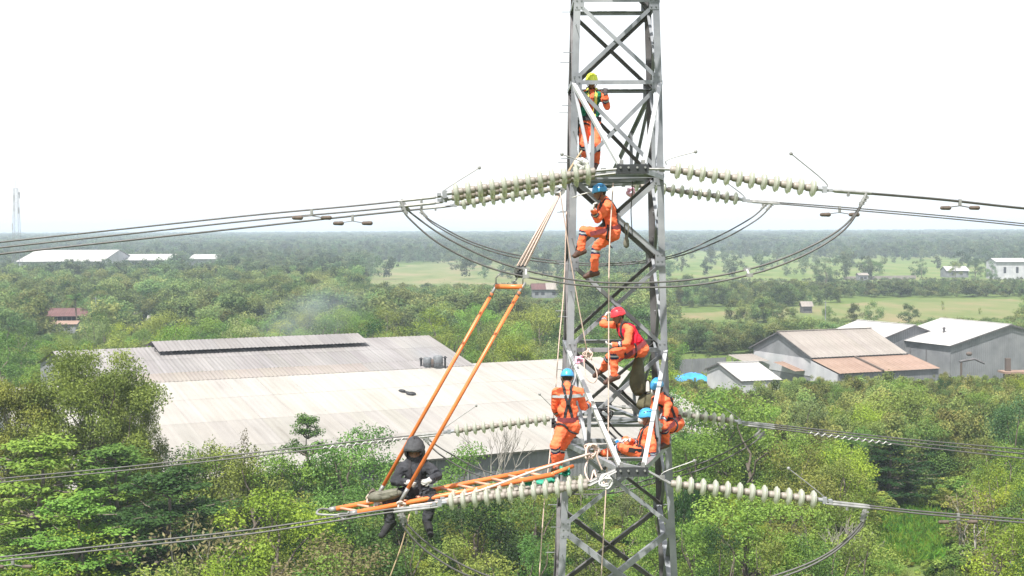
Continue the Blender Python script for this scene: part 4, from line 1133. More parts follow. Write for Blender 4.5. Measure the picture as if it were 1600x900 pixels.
# woods behind the sheds: carpet farther off
var = [lod_tree(80 + i, 20, 6500, .05) for i in range(5)]
P = np.concatenate([scatter(2300, (-80, 1680), lambda u: 205 + 300 * u ** .9, True, 7), scatter(700, (1030, 1690), lambda u: 226 + 100 * u, True, 27)])
keep = []
for x, y in P:
    px = 800 + x * F_PX / y
    if px > 1030: k = y > 238 and (y < 325 or dens(x, y, .02) > .3)
    else: k = y > 262 and dens(x, y, .012) > -.35
    keep.append(k)
P = P[np.array(keep)]
hs = np.array([min(max_h(x, y), rng.uniform(5.5, 11.5) if 800 + x * F_PX / y < 1030 else rng.uniform(2.5, 7.5)) for x, y in P])
hs = np.maximum(hs, .5)
S = np.stack([hs * rng.uniform(.85, 1.3, len(P)), hs * rng.uniform(.85, 1.3, len(P)), hs], 1)
carpet('woodland', 'mixed green woodland beyond the nearest trees behind the sheds', var, np.column_stack([P, np.zeros(len(P))]), S, rng.uniform(0, 6.28, len(P)), M['leaf_far'], (.160, .218, .080))
# far woods out towards the horizon, with clearings
var = [lod_tree(90 + i, 12, 2200, .09) for i in range(4)]
P = scatter(18000, (-80, 1680), lambda u: 480 + 3300 * u ** 1.35, False, 8)
P = P[np.array([not inside(x, y, FIELDS[1]) and (not inside(x, y, FIELDS[2]) or rng.random() < .28) for x, y in P])]
keep = []
for x, y in P:
    px = 800 + x * F_PX / y
    d = dens(x, y, .006)
    keep.append((d > -.05 or y > 1300) if px < 1000 else y > 1420 or d > .55 or (y > 1000 and d > .25) or (y > 620 and rng.random() < .08))
P = P[np.array(keep)]
far = np.clip((P[:, 1] - 500) / 1500, 0, 1)
hs = rng.uniform(5, 11.5, len(P)) + far * 3
hs = np.array([max(.4, min(h, max_h(x, y))) for h, (x, y) in zip(hs, P)])
wd = 1.0 + far * 2.2 * (P[:, 1] > 1250)
S = np.stack([hs * wd, hs * wd, hs], 1)
carpet('distant_forest', 'hazy blue green forest reaching to the horizon', var, np.column_stack([P, np.zeros(len(P))]), S, rng.uniform(0, 6.28, len(P)), M['leaf_far'], (.108, .152, .072))
# hedge-like belt of scrub between dry field and meadow
var = [lod_tree(120 + i, 14, 3000, .08) for i in range(3)]
P = scatter(1500, (1030, 1690), lambda u: 468 + 150 * u, False, 18)
P = P[np.array([not inside(x, y, FIELDS[1]) for x, y in P])]
hs = np.array([min(rng.uniform(3, 8), max(1.5, CAM_H - (rng.uniform(440, 452) - 354) * y / F_PX)) for x, y in P])
S = np.stack([hs * rng.uniform(1.0, 1.5, len(P)), hs * rng.uniform(1.0, 1.5, len(P)), hs], 1)
carpet('scrub_belt', 'belt of olive scrub between the dry field and the bright meadow', var, np.column_stack([P, np.zeros(len(P))]), S, rng.uniform(0, 6.28, len(P)), M['leaf_far'], (.125, .165, .064))
# grass tufts in the lush patch
def tuft(seed):
    r = np.random.default_rng(seed); n = 26
    p = np.column_stack([r.normal(0, .18, n), r.normal(0, .18, n), r.uniform(.15, .4, n)])
    v, f = leaves(r, p, unit(r.normal(size=(n, 3)) * [1, 1, .2]), .55, .07)
    return v, f, np.repeat(r.uniform(.3, .8, n), 2)
P = []
r_ = random.Random(4)
pg = FIELDS[3]; xs = [p[0] for p in pg]; ys = [p[1] for p in pg]
while len(P) < 1500:
    x, y = r_.uniform(min(xs), max(xs)), r_.uniform(min(ys), max(ys))
    if inside(x, y, pg): P.append((x, y, 0))
P = np.array(P)
S = np.repeat(rng.uniform(.8, 1.9, (len(P), 1)), 3, 1)
carpet('grass', 'lush tall grass in the vivid green patch', [tuft(1), tuft(2)], P, S, rng.uniform(0, 6.28, len(P)), M['leaf_far'], (.12, .24, .03))
# ------------------------------------------------------------------ the lattice tower (heights relative to the viewer's eye)
CX, CY = 1.675, 22.4
HW = [(-25.0, 2.75), (-6.3, .985), (-4.82, .915), (-3.42, .855), (-1.97, .802), (-.55, .768), (.80, .742), (2.28, .715), (3.58, .675), (6.4, .62), (9.6, .50)]
def hw(z):
    for (a, wa), (b, wb) in zip(HW[:-1], HW[1:]):
        if z <= b: return wa + (wb - wa) * (z - a) / (b - a)
    return HW[-1][1]
def corner(sx, sy, z): w = hw(z); return V((CX + sx * w, CY + sy * w, CAM_H + z))
tower = thing('lattice_tower', (CX, CY, 0), 'tall grey steel lattice pylon with crew on it, centre right of the view', 'pylon')
def angle(name, a, b, corner_dir1, corner_dir2, w, t=.011, m='steel', ext=0.0, w2=None):
    """an L-section from a to b: heel on the line, one flange along dir1, one along dir2"""
    a, b = V(a), V(b); d = (b - a).normalized(); a = a - d * ext; b = b + d * ext
    e1 = V(corner_dir1); e1 = (e1 - d * e1.dot(d)).normalized()
    e2 = V(corner_dir2); e2 = (e2 - d * e2.dot(d)); e2 = (e2 - e1 * e2.dot(e1)).normalized()
    w2 = w2 or w
    prof = [(0, 0), (w, 0), (w, t), (t, t), (t, w2), (0, w2)]
    vs_ = [p + e1 * x + e2 * y for p in (a, b) for x, y in prof]
    fs = [tuple(range(5, -1, -1)), tuple(range(6, 12))] + [(i, (i + 1) % 6, (i + 1) % 6 + 6, i + 6) for i in range(6)]
    return obj(name, vs_, fs, M[m], tower)
# legs: one per corner
for sx in (-1, 1):
    for sy in (-1, 1):
        w, t = .106, .012
        zs = [h[0] for h in HW]
        vs_, fs = [], []
        for z in zs:
            c = corner(sx, sy, z)
            for x, y in [(0, 0), (w, 0), (w, t), (t, t), (t, w), (0, w)]: vs_.append(c + V((-sx * x, -sy * y, 0)))
        for k in range(len(zs) - 1):
            for i in range(6): fs.append((k * 6 + i, k * 6 + (i + 1) % 6, k * 6 + 6 + (i + 1) % 6, k * 6 + 6 + i))
        obj('leg', vs_, fs, M['steel' if sy < 0 else 'steel_old_and_shaded'], tower)  # far legs take the dark steel: their shade is put into the colour
LV = [9.6, 8.0, 6.4, 5.1, 3.58, 2.28, .80, -.55, -1.97, -3.42, -4.82, -6.3, -8.2, -10.6, -13.6, -17.2, -21.0, -25.0]
FACES = [((-1, -1), (1, -1), V((0, -1, 0))), ((1, -1), (1, 1), V((1, 0, 0))), ((1, 1), (-1, 1), V((0, 1, 0))), ((-1, 1), (-1, -1), V((-1, 0, 0)))]
def brace(name, a, b, n, w, off, m='steel'):
    d = (b - a).normalized(); u = n.cross(d)
    if u.z < 0: u = -u
    return angle(name, a + u * w * .5 + n * off, b + u * w * .5 + n * off, -u, -n, w, m=m, ext=-.03)
for z1, z0 in zip(LV[:-1], LV[1:]):
    for (c0, c1, n) in FACES:
        big = z0 < -1.5
        w = .075 if -.6 < z0 < .8 and n.y else .06 if n.y else .05
        if z0 < -6: w = .09
        mm = 'steel' if n.y < 0 or n.x > 0 else 'steel_old_and_shaded'  # back and left braces painted darker for the shade on them
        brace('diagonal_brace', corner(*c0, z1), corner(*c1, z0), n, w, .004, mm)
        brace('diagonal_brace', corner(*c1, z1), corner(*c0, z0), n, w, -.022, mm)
for z in (6.4, 5.1, 3.58, 2.28, .80, -1.97, -3.42, -6.3, -13.6):
    for (c0, c1, n) in FACES:
        brace('horizontal_brace', corner(*c0, z), corner(*c1, z), n, .064, .012, 'steel')
# gusset plates with bolts on the front and right faces
rnd = random.Random(12)
for z in LV[2:12]:
    for sx in (-1, 1):
        for sy in (-1, 1):
            c = corner(sx, sy, z)
            m = MB(); m.box(c + V((-sx * .085, sy * .009, 0)), (.15, .007, .30))
            for bx, bz in ((-.045, .1), (.03, .1), (-.045, 0), (.03, 0), (-.045, -.1), (.03, -.1)):
                m.tube([c + V((-sx * .085 + bx, sy * .012, bz)), c + V((-sx * .085 + bx, sy * .028, bz))], .013, 6)
            m.build('gusset_plate', M['steel'], tower)
# climbing bolts up two legs
for sx, sy in ((-1, -1), (1, 1), (-1, 1)):
    k = 0; z = -9.0
    while z < 8.5:
        c = corner(sx, sy, z)
        m = MB()
        d = V((sx, 0, 0)) if k % 2 == 0 else V((0, sy, 0))
        m.tube([c + V((-sx * .04, -sy * .04, 0)), c + d * .15 + V((-sx * .04 * (d.x == 0), -sy * .04 * (d.y == 0), 0))], .0065, 5)
        m.build('step_bolt', M['steel'], tower)
        k += 1; z += .42
# crossarms: near and far, three levels
ARM = 3.5
TIPS = {}
for lev, zb, zt in (('upper', .80, 2.28), ('lower', -3.42, -1.97), ('top', 5.1, 6.4)):
    for sy in (-1, 1):
        tips = {}
        for sx in (-1, 1):
            tip = V((CX + sx * .145, CY + sy * ARM, CAM_H + zb + .02))
            tips[sx] = tip
            a, b = corner(sx, sy, zb), corner(sx, sy, zt)
            angle('arm_chord', a, tip, V((-sx, 0, 0)), V((0, 0, -1)), .075, m='steel')
            angle('arm_tie', b, tip + V((sx * .05, sy * -.04, .05)), V((-sx, 0, 0)), V((0, 0, -1)), .062, m='steel_sunlit' if sy < 0 else 'steel')  # near ties painted lighter for the sun falling on them
            for f in (.42,):
                p, q = a.lerp(tip, f), b.lerp(tip, f)
                angle('arm_post', p, q, V((-sx, 0, 0)), V((0, -sy, 0)), .055, m='steel')
            p, q = a.lerp(tip, .42), b
            angle('arm_web', p, q, V((-sx, 0, 0)), V((0, 0, -1)), .05, m='steel', ext=-.05)
        for f in (.30, .60):
            p, q = corner(-1, sy, zb).lerp(tips[-1], f), corner(1, sy, zb).lerp(tips[1], f)
            angle('arm_strut', p, q, V((0, sy, 0)), V((0, 0, -1)), .06, m='steel', ext=-.03)
        ca, cb = corner(-1, sy, zb), corner(1, sy, zb)
        fr = [0, .30, .60, .92]
        for k in range(3):
            p, q = (ca.lerp(tips[-1], fr[k]), cb.lerp(tips[1], fr[k + 1])) if k % 2 == 0 else (cb.lerp(tips[1], fr[k]), ca.lerp(tips[-1], fr[k + 1]))
            angle('arm_lacing', p + V((0, 0, -.02)), q + V((0, 0, -.02)), V((0, 0, -1)), V((1, 0, 0)), .045, m='steel', ext=-.06)
        tc = (tips[-1] + tips[1]) / 2
        m = MB(); m.box(tc + V((0, -sy * .03, -.04)), (.44, .16, .10)); m.box(tc + V((0, sy * .055, -.03)), (.44, .012, .13))
        m.build('tip_plate', M['plate'], tower)
        m = MB()
        for dx in (-.17, -.06, .06, .17): m.tube([tc + V((dx, sy * .05, -.01)), tc + V((dx, sy * .085, -.01))], .016, 6)
        for dx in (-.15, .15): m.box(tc + V((dx, -sy * .02, .055)), (.05, .09, .08))
        m.build('tip_bolts', M['alu'], tower)
        TIPS[lev, sy] = tc
# footings
for sx in (-1, 1):
    for sy in (-1, 1):
        c = corner(sx, sy, -25)
        MB().box(V((c.x, c.y, .25)), (.8, .8, .7)).build('footing', M['roof_tan'], tower)
# ------------------------------------------------------------------ insulators, conductors, jumpers
def glass_mat():
    m, nt, b = nt_mat('toughened_glass')
    N, L = nt.nodes, nt.links
    b.inputs['Base Color'].default_value = (.66, .67, .62, 1); b.inputs['Roughness'].default_value = .1
    b.inputs['IOR'].default_value = 1.5
    t = N.new('ShaderNodeBsdfTranslucent'); t.inputs['Color'].default_value = (.66, .675, .50, 1)
    mx = N.new('ShaderNodeMixShader'); mx.inputs[0].default_value = .45
    out = [n for n in N if n.type == 'OUTPUT_MATERIAL'][0]
    tp = N.new('ShaderNodeBsdfTransparent'); tp.inputs['Color'].default_value = (.86, .9, .82, 1); m3 = N.new('ShaderNodeMixShader'); m3.inputs[0].default_value = .3
    L.new(b.outputs[0], mx.inputs[1]); L.new(t.outputs[0], mx.inputs[2]); L.new(mx.outputs[0], m3.inputs[1]); L.new(tp.outputs[0], m3.inputs[2]); L.new(m3.outputs[0], out.inputs['Surface'])
    return m
M['glass'] = glass_mat()
def data_of(mb, name, m, smooth=True):
    me = bpy.data.meshes.new(name); me.from_pydata([tuple(v) for v in mb.v], [], mb.f); me.materials.append(m)
    if smooth: me.polygons.foreach_set('use_smooth', [True] * len(me.polygons))
    me.update(); return me
SKIRT = data_of(MB().lathe([(.045, -.012), (.085, -.006), (.112, .006), (.125, .022), (.123, .032), (.106, .034), (.104, .050), (.100, .058), (.098, .040), (.078, .040), (.076, .062), (.058, .062), (.05, .040)], 20), 'insulator_disc', M['glass'])
CAPM = data_of(MB().lathe([(.012, .092), (.040, .090), (.043, .055), (.050, .045), (.053, .03), (.053, -.05), (.048, -.072), (.02, -.079)], 12), 'disc_cap', M['cap'])
def qz(d): return V(d).normalized().to_track_quat('Z', 'Y')
def insulator_string(S, E, d0, d1, n, label, horns=(), fit_near=True):
    """S tower end, E line end; discs from d0 to d1 along it"""
    S, E, d0, d1 = V(S), V(E), V(d0), V(d1)
    t = thing('insulator_string', S, label, 'insulators', 'glass insulator strings')
    d = (d1 - d0).normalized(); q = qz(d)
    sp = (d1 - d0).length / (n - 1) / .17
    for i in range(n):
        p = d0.lerp(d1, i / (n - 1))
        k = inst('insulator_disc', SKIRT, t, p - S, q, (1, 1, sp))
        inst('disc_cap', CAPM, k)
    m = MB(); m.tube([S, d0 - d * .08], .018, 8); m.tube([S - V((0, .03, 0)), d0 - d * .1 - V((0, .03, 0))], .012, 6)
    m.box(S.lerp(d0, .5), (.07, .03, .07)); m.build('shackle', M['alu'], t)
    m = MB(); m.tube([d1 + d * .08, d1 + d * .16], .03, 8); m.bar(d1 + d * .16, E, .045, .05)
    m.box(d1 + d * .19, (.06, .05, .09)); m.box(d1 + d * .27, (.05, .09, .04)); m.build('end_fitting', M['steel'], t)
    for pts in horns:
        m = MB(); pp = smooth_path(pts, 4); m.tube(pp, .009, 6); m.ell(pts[-1], .026, None, 8, 6); m.build('arcing_horn', M['alu'], t)
    return t
NY, FY = CY - ARM, CY + ARM
def A(px, py, far=False, dy=0.0): return at(px, py, (FY if far else NY) + dy)
tn = {k: TIPS[k] for k in TIPS}
def tipx(lev, sy, side): return TIPS[lev, sy] + V((.22 * side, 0, -.03))
insulator_string(tipx('upper', -1, 1), A(1292, 297), A(1056, 266), A(1267, 293.5), 12, 'upper right glass insulator string nearest the viewer, above the horizon', [[A(1041, 258), A(1044, 249), A(1087, 237)], [A(1290, 295), A(1289, 284), A(1236, 240)]])
insulator_string(tipx('upper', 1, 1), A(1167, 313.5, 1), A(993, 289.5, 1), A(1147, 310, 1), 12, 'upper right glass insulator string on the far arm, partly behind the tower leg', [[A(1163, 313, 1), A(1161, 305, 1), A(1135, 285, 1)]])
insulator_string(tipx('upper', -1, -1), A(692, 305), A(922, 268.5), A(716, 299.5), 12, 'upper left glass insulator string nearest the viewer, upper of the pair', [[A(692, 304), A(697, 295), A(749, 262)], [A(915, 258), A(905, 251), A(878, 241)]])
insulator_string(tipx('upper', -1, -1) + V((0, .22, -.05)), A(692, 312), A(921, 276, 0, .22), A(716, 308, 0, .22), 12, 'upper left glass insulator string just behind and below the nearest one')
insulator_string(tipx('upper', 1, -1), A(705, 321.5, 1), A(895, 291, 1), A(727, 317.5, 1), 12, 'upper left glass insulator string on the far arm with the smallest discs')
insulator_string(tipx('lower', -1, 1), A(1290, 783), A(1057, 756.5), A(1267.5, 779.5), 12, 'lower right glass insulator string nearest the viewer, below the seated crew', [[A(1036, 748), A(1037, 738), A(1085, 720)], [A(1288, 781), A(1284, 773), A(1232, 732)]])
insulator_string(tipx('lower', 1, 1), A(1160, 660.5, 1), A(994, 638.5, 1), A(1140, 657, 1), 12, 'lower right glass insulator string on the far arm beside the crouching worker', [[A(1158, 660, 1), A(1152, 652, 1), A(1118, 628, 1)]])
insulator_string(tipx('lower', -1, -1), A(684, 789), A(910, 760), A(708, 783.5), 12, 'lower left glass insulator string in front of the orange ladder')
insulator_string(tipx('lower', -1, -1) + V((0, .24, -.02)), A(684, 786, 0, .2), A(911, 754, 0, .24), A(712, 779, 0, .24), 12, 'lower left glass insulator string hidden behind the one before the ladder')
insulator_string(tipx('lower', 1, -1), A(693, 676, 1), A(853, 655, 1), A(717, 672.5, 1), 11, 'lower left glass insulator string on the far arm in front of the cream roof', [[A(694, 675, 1), A(697, 667, 1), A(744, 634, 1)], [A(868, 652, 1), A(869, 643, 1), A(843, 616, 1)]])
def cable(name, pts, r, label, cat='cable', group=None, m='cable', n=6, seg=10):
    pp = smooth_path(pts, seg)
    b = MB(); b.tube(pp, r, n)
    return tag(b.build(name, M[m], None, True, origin=pp[0]), label, cat, group)
def beyond(p, q, L, rise):
    """carry a conductor on out of view towards the next pylon"""
    d = (q - p).normalized(); out = []
    for k in (1, 2, 3, 4):
        out.append(q + V((d.x * L * k / 4, d.y * L * k / 4, d.z * L * k / 4 + rise * (k / 4) ** 2)))
    return out
CR = .0135
def conductor(px, far, dy, label, r=CR, rise=4.0):
    pts = [A(x, y, far, dy) for x, y in px]
    pts += beyond(pts[-2], pts[-1], 60, rise)
    o = cable('conductor', pts, r, label, 'cable', 'line conductors')
    d = (pts[1] - pts[0]).normalized()
    m = MB(); m.tube([pts[0], pts[0] + d * .10, pts[0] + d * .11, pts[0] + d * .55, pts[0] + d * .62], [.014, .014, .021, .021, .015], 8)
    m.tube([pts[0] + d * .3 + V((0, 0, .0)), pts[0] + d * .3 + V((0, 0, -.06))], .02, 6)
    m.build('dead_end_clamp', M['alu'], o)
    return o
conductor([(692, 307), (560, 321), (400, 335.7), (200, 357), (0, 378.4), (-300, 411)], 0, 0, 'topmost of the three thin conductors running to the upper left')
conductor([(692, 316), (560, 329.5), (400, 343.8), (200, 365.5), (0, 387), (-300, 420)], 0, .1, 'middle of the three thin conductors running to the upper left')
conductor([(705, 322), (560, 336.5), (400, 353.9), (200, 375.5), (0, 397), (-300, 430)], 1, 0, 'lowest and thickest of the three conductors running to the upper left', .021)
conductor([(1292, 297), (1345, 300.5), (1470, 311), (1600, 325), (1900, 355)], 0, 0, 'upper right conductor nearest the viewer, above the far pair')
conductor([(1292, 298), (1345, 302), (1470, 312.4), (1600, 326.2), (1900, 356)], 0, .3, 'upper right conductor lying just behind the nearest one')
conductor([(1167, 313), (1210, 316), (1300, 322.5), (1450, 335), (1600, 349.5), (1900, 380)], 1, 0, 'upper of the far conductor pair running to the right')
conductor([(1167, 315), (1210, 318), (1300, 325.5), (1450, 338.5), (1600, 353), (1900, 384)], 1, -.25, 'lower of the far conductor pair running to the right')
conductor([(684, 789), (600, 797), (400, 826.6), (200, 849), (0, 870.6), (-300, 902)], 0, 0, 'upper wire of the lower left near pair under the hooded worker')
conductor([(684, 792), (600, 802), (400, 833), (200, 855), (0, 876.5), (-300, 908)], 0, -.2, 'lower wire of the lower left near pair under the hooded worker')
conductor([(693, 676), (600, 685), (400, 707), (200, 729), (0, 748), (-300, 777)], 1, 0, 'upper wire of the lower left far pair crossing the treetops')
conductor([(693, 679), (600, 689.5), (400, 712.5), (200, 734.5), (0, 754), (-300, 784)], 1, -.25, 'lower wire of the lower left far pair crossing the treetops')
conductor([(1290, 783), (1350, 789.5), (1450, 800), (1600, 812), (1900, 838)], 0, 0, 'upper wire of the lower right near pair')
conductor([(1290, 787), (1350, 793), (1450, 804), (1600, 817), (1900, 844)], 0, -.2, 'lower wire of the lower right near pair')
conductor([(1160, 659), (1250, 668), (1400, 684.5), (1600, 702.5), (1900, 730)], 1, .25, 'top wire of the three lower right far wires')
conductor([(1160, 661), (1250, 671.5), (1400, 689), (1600, 709), (1900, 738)], 1, 0, 'middle wire of the three lower right far wires')
conductor([(1160, 664), (1250, 675), (1400, 694), (1600, 716.5), (1900, 749)], 1, -.25, 'lowest wire of the three lower right far wires')
# jumper loops round the tower
def jumper(px, far, dy, label, r=.0145):
    pts = [A(x, y, far, dy) for x, y in px]
    o = cable('jumper_cable', pts, r, label, 'cable', 'jumper loops')
    for e, f in ((0, 1), (-1, -2)):
        d = (pts[f] - pts[e]).normalized()
        m = MB(); m.tube([pts[e] + V((0, 0, .05)), pts[e] + d * .16], .021, 8)
        for k in range(3): m.box(pts[e] + d * (.02 + .05 * k), (.07, .04, .018))
        m.build('jumper_clamp', M['alu'], o)
    return o
jumper([(626, 320), (640, 342), (690, 383), (770, 420), (870, 441), (960, 449), (1080, 446), (1180, 427), (1260, 397), (1320, 358), (1354, 308)], 0, -.15, 'upper near jumper loop hanging lowest under the upper arm')
jumper([(627, 317), (645, 335), (700, 373), (780, 410), (870, 433), (960, 442), (1080, 437), (1180, 418), (1260, 388), (1320, 352), (1355, 306)], 0, .15, 'upper near jumper loop just above the lowest one')
jumper([(657, 331), (680, 352), (740, 383), (820, 405), (930, 415), (1040, 405), (1120, 378), (1180, 345), (1207, 320)], 1, 0, 'upper far jumper loop passing behind the tower')
jumper([(657, 332), (682, 350), (742, 380), (822, 401), (932, 412), (1040, 402), (1110, 375), (1170, 343), (1199, 319)], 1, .25, 'upper far jumper loop doubling the one behind the tower')
jumper([(624, 803), (632, 825), (670, 864), (740, 903), (860, 935), (980, 942), (1120, 930), (1235, 897), (1300, 865), (1345, 824), (1354, 798)], 0, -.1, 'lower near jumper loop dipping out of the bottom of the view')
jumper([(626, 801), (637, 820), (680, 858), (755, 897), (860, 926), (980, 934), (1120, 922), (1230, 893), (1298, 862), (1342, 822), (1352, 797)], 0, .12, 'lower near jumper loop doubling the one dipping out of view')
jumper([(660, 684), (690, 712), (745, 742), (830, 765), (940, 772), (1040, 750), (1110, 728), (1165, 700), (1195, 678)], 1, 0, 'lower far jumper loop behind the ladder and crew')
jumper([(662, 682), (700, 707), (755, 735), (835, 757), (940, 764), (1040, 742), (1105, 720), (1158, 694), (1189, 676)], 1, .25, 'lower far jumper loop doubling the one behind the ladder')
def spacer(p, q, label):
    t = thing('jumper_spacer', p, label, 'spacer')
    m = MB(); m.tube([p, q], .014, 6); m.build('link', M['white_cloth'], t)
    for e in (p, q): MB().box(e, (.09, .06, .05)).build('clamp', M['alu'], t)
spacer(A(1167, 421, 0, .15), A(1171, 430, 0, -.15), 'small pale spacer joining the upper jumper loops right of the tower')
spacer(A(822, 431.5, 0, -.15), A(822, 421, 0, .15), 'small dark spacer joining the upper jumper loops left of the tower')
# vibration dampers
def damper(px, py, far, label, s=1.0):
    p = A(px, py, far); t = thing('line_damper', p, label, 'damper', 'weights hung under the conductors')
    sc = (FY / NY if far else 1.0) * s
    MB().box(p + V((0, 0, -.03 * sc)), (.035 * sc, .04, .09 * sc)).build('clamp', M['alu'], t)
    MB().tube([p + V((-.2 * sc, 0, -.1 * sc)), p + V((0, 0, -.075 * sc)), p + V((.2 * sc, 0, -.11 * sc))], .008, 5).build('messenger', M['cable'], t)
    for k in (-1, 1):
        q = p + V((k * .2 * sc, 0, -.105 * sc))
        MB().caps(q - V((.05 * sc, 0, 0)), q + V((.05 * sc, 0, 0)), .026 * sc, .03 * sc, 8).build('weight', M['rust'], t, True)
damper(487, 328.5, 0, 'left damper weight hanging under the upper left conductors')
damper(551, 337, 1, 'right damper weight hanging under the upper left conductors')
damper(1500, 313, 0, 'damper weight under the upper right near conductor')
damper(1312, 323.5, 1, 'damper weight under the far right conductor pair')
damper(1497, 804, 0, 'damper weight under the lower right near conductors')
damper(20, 874, 0, 'damper weight under the lower left conductors at the left edge')
# helical dampers wound on the far lower conductors
def helix(pa, pb, turns, label, far=True, dy=-.25):
    a, b = A(*pa, far, dy), A(*pb, far, dy); d = (b - a).normalized()
    x = d.cross(V((0, 0, 1))).normalized(); y = x.cross(d)
    pts = [a.lerp(b, i / (turns * 10)) + (x * math.cos(i * .628) + y * math.sin(i * .628)) * .026 for i in range(turns * 10 + 1)]
    b_ = MB(); b_.tube(pts, .009, 5)
    tag(b_.build('spiral_damper', M['white_cloth'], None, True, origin=a), label, 'damper')
helix((505, 700.5), (640, 685), 11, 'pale spiral damper wound on the lower left far conductor')
helix((1265, 677), (1392, 693), 12, 'pale spiral damper wound on the lower right far conductor')
# ------------------------------------------------------------------ ladder, lifting gear, ropes, bags
LN, LF = 19.25, 19.70                       # the two rails' distances
ladder = thing('insulating_ladder', at(864, 741, LN), 'orange insulating ladder reaching left from the tower to the hooded worker', 'ladder')
n0, n1 = at(548, 802.5, LN), at(866, 741, LN)
f0, f1 = at(515, 797, LF), at(836, 734.5, LF)
for a, b in ((n0, n1), (f0, f1)):
    MB().tube([a, b], .036, 10).build('rail', M['orange_pole'], ladder, True)
for i in range(12):
    t = .05 + .9 * i / 11
    MB().tube([n0.lerp(n1, t), f0.lerp(f1, t)], .020, 8).build('rung', M['rung'], ladder, True)
tip = at(496, 799, (LN + LF) / 2)
MB().tube(smooth_path([n0 + V((.12, 0, 0)), n0 + V((-.1, 0, -.02)), tip + V((.05, -.12, -.02)), tip, tip + V((.05, .12, .01)), f0 + V((.02, 0, 0)), f0 + V((.15, 0, -.02))], 6), .018, 7).build('end_hoop', M['alu'], ladder, True)
m = MB()
for a in (n0, f0): m.tube([a, a + (n1 - n0).normalized() * .1], .042, 10)
m.build('rail_ferrule', M['alu'], ladder, True)
c0 = at(528, 806, 19.1)
MB().tube(smooth_path([n0 + V((.05, 0, 0)), c0 + V((0, 0, .02)), c0 + V((.1, 0, -.05)), at(545, 800, 18.95)], 5), .016, 6).build('conductor_hook', M['alu'], ladder, True)
m = MB(); m.tube([n1 + V((-.05, -.02, 0)), n1 + V((.28, .3, .06))], .03, 8); m.tube([f1, f1 + V((.3, .2, .05))], .03, 8); m.build('tower_hook', M['orange_pole'], ladder, True)
# the two lifting poles with their bar
hang = thing('lifting_yoke', at(795, 448, 19.5), 'pair of long orange poles hanging from a short orange bar', 'lifting gear')
ya, yb = at(775, 447.5, 19.62), at(817, 448.5, 19.4)
MB().tube([ya, yb], .036, 10).build('yoke_bar', M['orange_pole'], hang, True)
for top, bot, lo in ((at(769, 458, 19.62), at(596, 764, 19.72), at(583, 782, 19.72)), (at(812, 456, 19.4), at(634, 769, 19.2), at(622, 789, 19.2))):
    d = (bot - top).normalized()
    MB().tube([top, bot], .028, 9).build('pole', M['orange_pole'], hang, True)
    MB().tube([top - d * .16, top - d * .05, top + d * .06], [.014, .024, .031], 8).build('pole_fitting', M['alu'], hang, True)
    MB().tube([bot - d * .06, bot + d * .03, lo], [.032, .028, .02], 8).build('pole_fitting', M['alu'], hang, True)
for p, q in ((ya, at(784, 424, 19.7)), (yb, at(826, 432, 19.3))):
    MB().tube([p, p + V((0, 0, .12)), q], .010, 6).build('sling_hook', M['alu'], hang, True)
# rope tackle: two blocks and the falls between them
tk = thing('rope_tackle', at(812, 428, 19.9), 'pale rope tackle running from the upper arm down to the orange bar', 'tackle')
bu, bl = at(874, 298, 20.9), at(813, 424, 19.9)
for k in range(6):
    o = V(((k - 2.5) * .022, (k % 2 - .5) * .05, 0))
    MB().tube([bu + o * .35 + V((0, 0, -.05)), bl + o * 1.25 + V((.02, 0, .08))], .0095, 6).build('rope_fall', M['rope'], tk, True)
def block(p, d, m, s=1):
    b = MB(); b.box(p, (.10 * s, .07 * s, .16 * s), qz(d).to_matrix()); b.build('block_shell', M[m], tk)
    for k in (-1, 1): MB().lathe([(.01, -.012), (.055 * s, -.012), (.045 * s, 0), (.055 * s, .012), (.01, .012)], 12, p + V((k * .035, -.045, 0)), Matrix.Rotation(math.pi / 2, 3, 'X')).build('sheave', M['alu'], tk)
block(bu, bu - bl, 'steel'); block(bl, bu - bl, 'plate', 1.15)
MB().tube([bl, bl + (bl - bu).normalized() * .16, at(797, 446, 19.5)], .012, 6).build('lower_hook', M['alu'], tk, True)
MB().tube([bu, bu + V((.05, .2, .1)), at(890, 270, 21.4)], .012, 6).build('upper_sling', M['rope_tan'], tk, True)
# ropes
def rope(pts, label, r=.0085, m='rope', cat='rope', name='rope'):
    return cable(name, [at(*p) for p in pts], r, label, cat, 'ropes on the tower', m, 6, 6)
rope([(958, 286, 20.2), (952, 400, 20.0), (951, 560, 19.9), (950, 690, 19.8), (945, 800, 19.7), (939, 910, 19.7)], 'long pale handline dropping straight down past the profile worker and the crew', .0098)
rope([(875, 300, 20.8), (886, 370, 20.9), (899, 450, 21.0), (917, 548, 21.1)], 'slack rope slanting from the upper block to the knot by the red helmet', .0085)
rope([(885, 330, 21.0), (881, 450, 20.9), (873, 540, 20.7), (866, 640, 20.5), (858, 720, 20.0), (850, 790, 19.8), (842, 910, 19.7)], 'pale rope running down beside the left tower leg', .009)
rope([(640, 791, 18.95), (690, 783, 18.98), (760, 763, 19.0), (840, 734, 19.0), (922, 709, 19.4)], 'taut pink rope stretched along the ladder to the knot on the arm', .018)
rope([(640, 803, 19.1), (628, 850, 19.1), (608, 905, 19.1)], 'tan rope hanging straight below the hooded worker', .011, 'rope_tan')
rope([(894, 309, 21.2), (915, 302, 21.0), (953, 295, 20.9)], 'short white line tied across at the profile worker\'s helmet', .009, 'white_cloth')
rope([(988, 283, 19.0), (988, 300, 19.1), (986, 330, 19.3), (988, 368, 19.4)], 'dark cord dangling below the upper arm tip', .007, 'black')
